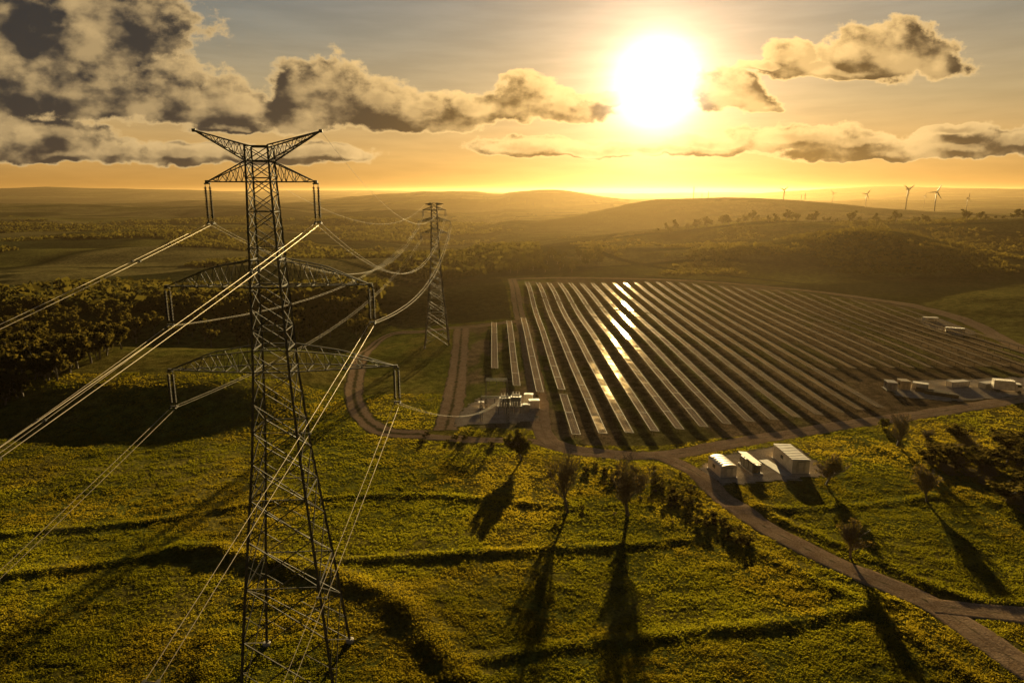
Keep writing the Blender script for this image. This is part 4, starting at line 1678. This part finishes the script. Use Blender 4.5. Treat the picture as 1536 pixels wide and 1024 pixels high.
el = t.m('MULTIPLY', t.m('ARCSINE', dz), 180 / PI)
base = t.ramp(t.rng(el, -2, 60, 0, 1, False), [
    (0.0, (.20, .085, .012)), (0.035, (.28, .13, .022)), (0.075, (.35, .20, .06)), (0.14, (.265, .195, .095)), (0.22, (.155, .145, .112)),
    (0.31, (.085, .102, .115)), (0.45, (.05, .068, .092)), (0.7, (.035, .047, .068)), (1.0, (.025, .036, .058))])
back = t.rng(cosang, -0.3, 0.85, 0.30, 1.0)
base = t.vm('SCALE', base, sc=back)
g1 = cscale(t.m('MULTIPLY', gauss(ang, 10.0, 1.2), 0.30), (1.0, .60, .27))
g2 = cscale(t.m('MULTIPLY', gauss(ang, 4.6, 1.5), 0.80), (1.0, .70, .46))
g3 = cscale(t.m('MULTIPLY', gauss(ang, 2.4, 2.0), 2.0), (1.0, .90, .70))
warm_low = t.m('MULTIPLY', gauss(ang, 22.0, 2.0), t.rng(el, 8, 0, 0, 0.06))
g4 = cscale(warm_low, (1.0, .42, .0))
skyc = t.vm('ADD', t.vm('ADD', base, g1), t.vm('ADD', t.vm('SCALE', g2, sc=0.65), g4))
skyc = t.vm('ADD', skyc, t.vm('SCALE', sky.outputs[0], sc=0.002))
streak = t.noise(t.vm('MULTIPLY', dirn, (3.0, 3.0, 26.0)), 3.0, 4, 0.55)
skyc = t.vm('SCALE', skyc, sc=t.rng(streak, 0.3, 0.7, 0.93, 1.07))

# clouds: soft lobes placed in the sky by direction, broken up with fractal noise
BL = [  # pixel centre, radii
    (110, 50, 150, 75), (215, 35, 60, 48), (60, 10, 150, 60), (30, 120, 170, 75), (130, 130, 130, 60), (215, 140, 110, 50), (300, 160, 85, 32), (360, 165, 60, 26), (-120, 90, 200, 130),
    (345, 193, 60, 13),
    (475, 132, 66, 40), (455, 170, 70, 36), (555, 160, 80, 34), (640, 176, 90, 26), (720, 168, 70, 24), (790, 150, 44, 30), (835, 160, 42, 24), (878, 164, 36, 20), (912, 152, 20, 13), (640, 155, 40, 18),
    (50, 208, 100, 28), (-60, 215, 140, 34), (120, 230, 160, 18), (300, 237, 190, 15), (450, 231, 110, 14),
    (790, 224, 82, 17), (890, 229, 110, 11), (985, 228, 80, 10),
    (1088, 140, 48, 30), (1105, 154, 48, 17), (1145, 162, 22, 8),
    (1185, 88, 34, 25), (1152, 102, 36, 10), (1300, 82, 56, 38), (1350, 85, 66, 42), (1405, 102, 44, 22), (1270, 112, 120, 12),
    (1090, 217, 80, 15), (1195, 207, 100, 20), (1275, 212, 90, 14), (1070, 228, 60, 10),
    (1440, 222, 140, 18), (1520, 214, 90, 20), (1330, 230, 130, 12), (1430, 200, 52, 10), (1620, 215, 140, 30),
]


def UVd(px, py):
    r_ = ray(px, py)
    return r_[0] / r_[1], r_[2] / r_[1]


grp = bpy.data.node_groups.new('cloud_density', 'ShaderNodeTree')
grp.interface.new_socket('p', in_out='INPUT', socket_type='NodeSocketVector')
grp.interface.new_socket('d', in_out='OUTPUT', socket_type='NodeSocketFloat')
q = NT(grp)
gi, go = q.N('NodeGroupInput'), q.N('NodeGroupOutput')
pin = gi.outputs[0]
nv = q.noise(q.vm('MULTIPLY', pin, (1, 1.5, 1)), 16.0, 3, 0.55, out=1)
warp = q.vm('SCALE', q.vm('SUBTRACT', nv, (.5, .5, .5)), sc=0.035)
pw = q.vm('ADD', pin, warp)
acc = None
for cx, cy, rx, ry in BL:
    u, w_ = UVd(cx, cy)
    mp = q.N('ShaderNodeMapping', vector_type='TEXTURE')
    # each lobe waits for the one before it, which keeps the shader's memory small
    q.set(mp.inputs['Vector'], pw if acc is None else q.vm('ADD', pw, q.m('MULTIPLY', acc, 1e-7)))
    mp.inputs['Location'].default_value = (u, w_, 0)
    mp.inputs['Scale'].default_value = (rx * 1.24 / F, ry * 1.24 / F, 1)
    v1 = mp.outputs[0]
    v2 = q.vm('MAXIMUM', v1, q.vm('MULTIPLY', v1, (1, -1.45, 1)))
    L = q.vm('LENGTH', v2, out=1)
    acc = L if acc is None else q.m('SMOOTH_MIN', acc, L, 0.13)
nz = q.noise(q.vm('MULTIPLY', pin, (1, 1.35, 1)), 22.0, 7, 0.62)
dd = q.m('ADD', q.m('SUBTRACT', 1.0, acc), q.m('MULTIPLY', q.m('SUBTRACT', nz, 0.5), 1.2))
q.l.new(dd, go.inputs[0])

yc = t.m('MAXIMUM', dy, 0.02)
cmb = t.N('ShaderNodeCombineXYZ')
t.set(cmb.inputs[0], t.m('DIVIDE', dx, yc))
t.set(cmb.inputs[1], t.m('DIVIDE', dz, yc))
cp = cmb.outputs[0]


def D(v):
    n = t.N('ShaderNodeGroup')
    n.node_tree = grp
    t.l.new(v, n.inputs[0])
    return n.outputs[0]


sun_uv = (*UVd(985, 105), 0)
tosun = t.vm('NORMALIZE', t.vm('SUBTRACT', sun_uv, cp))
tosun = t.vm('NORMALIZE', t.vm('ADD', tosun, (0, .75, 0)))
D1 = D(cp)
D2 = D(t.vm('ADD', t.vm('ADD', cp, t.vm('SCALE', tosun, sc=0.02)), t.m('MULTIPLY', D1, 1e-7)))
front = t.rng(dy, 0.05, 0.2)
alpha = t.m('MULTIPLY', t.rng(D1, -0.05, 0.14), front)
lit = t.rng(t.m('SUBTRACT', D1, D2), 0.02, 0.58)
lit = t.m('MULTIPLY', lit, t.rng(D1, 0.3, 0.85, 1.0, 0.55))
core = t.rng(D1, 0.0, 0.27)
nearS = gauss(ang, 17.0, 1.7)
darkc = t.mix(nearS, rgb(.021, .019, .018), rgb(.095, .046, .005))
brt = t.mix(nearS, rgb(.46, .315, .14), rgb(1.05, .66, .24))
shade = t.m('MULTIPLY', core, t.m('SUBTRACT', 1.0, t.m('MULTIPLY', lit, 0.85)))
puff = t.noise(t.vm('MULTIPLY', cp, (1, 1.5, 1)), 13.0, 5, 0.5)
shade = t.m('MULTIPLY', shade, t.rng(puff, 0.36, 0.56, 0.42, 1.0))
cloudc = t.mix(shade, brt, darkc)
full = t.mix(t.m('MULTIPLY', alpha, 0.96), skyc, cloudc)
full = t.vm('ADD', full, t.vm('ADD', g3, t.vm('SCALE', g2, sc=0.35)))
full = t.vm('SCALE', full, sc=10.0)
t.l.new(full, bg.inputs[0])

# ------------------------------------------------------------------ render settings
S.view_settings.view_transform = 'Standard'
S.view_settings.look = 'None'
S.view_settings.gamma = 1
S.view_settings.exposure = 1.65
S.render.engine = 'CYCLES'
S.cycles.use_denoising = True
S.cycles.max_bounces = 5
S.cycles.diffuse_bounces = 2
S.cycles.glossy_bounces = 2
S.cycles.transmission_bounces = 2
S.cycles.volume_bounces = 0
S.cycles.sample_clamp_indirect = 4
print('tables', ncnt, 'tufts', NG, 'grid', GX.shape)
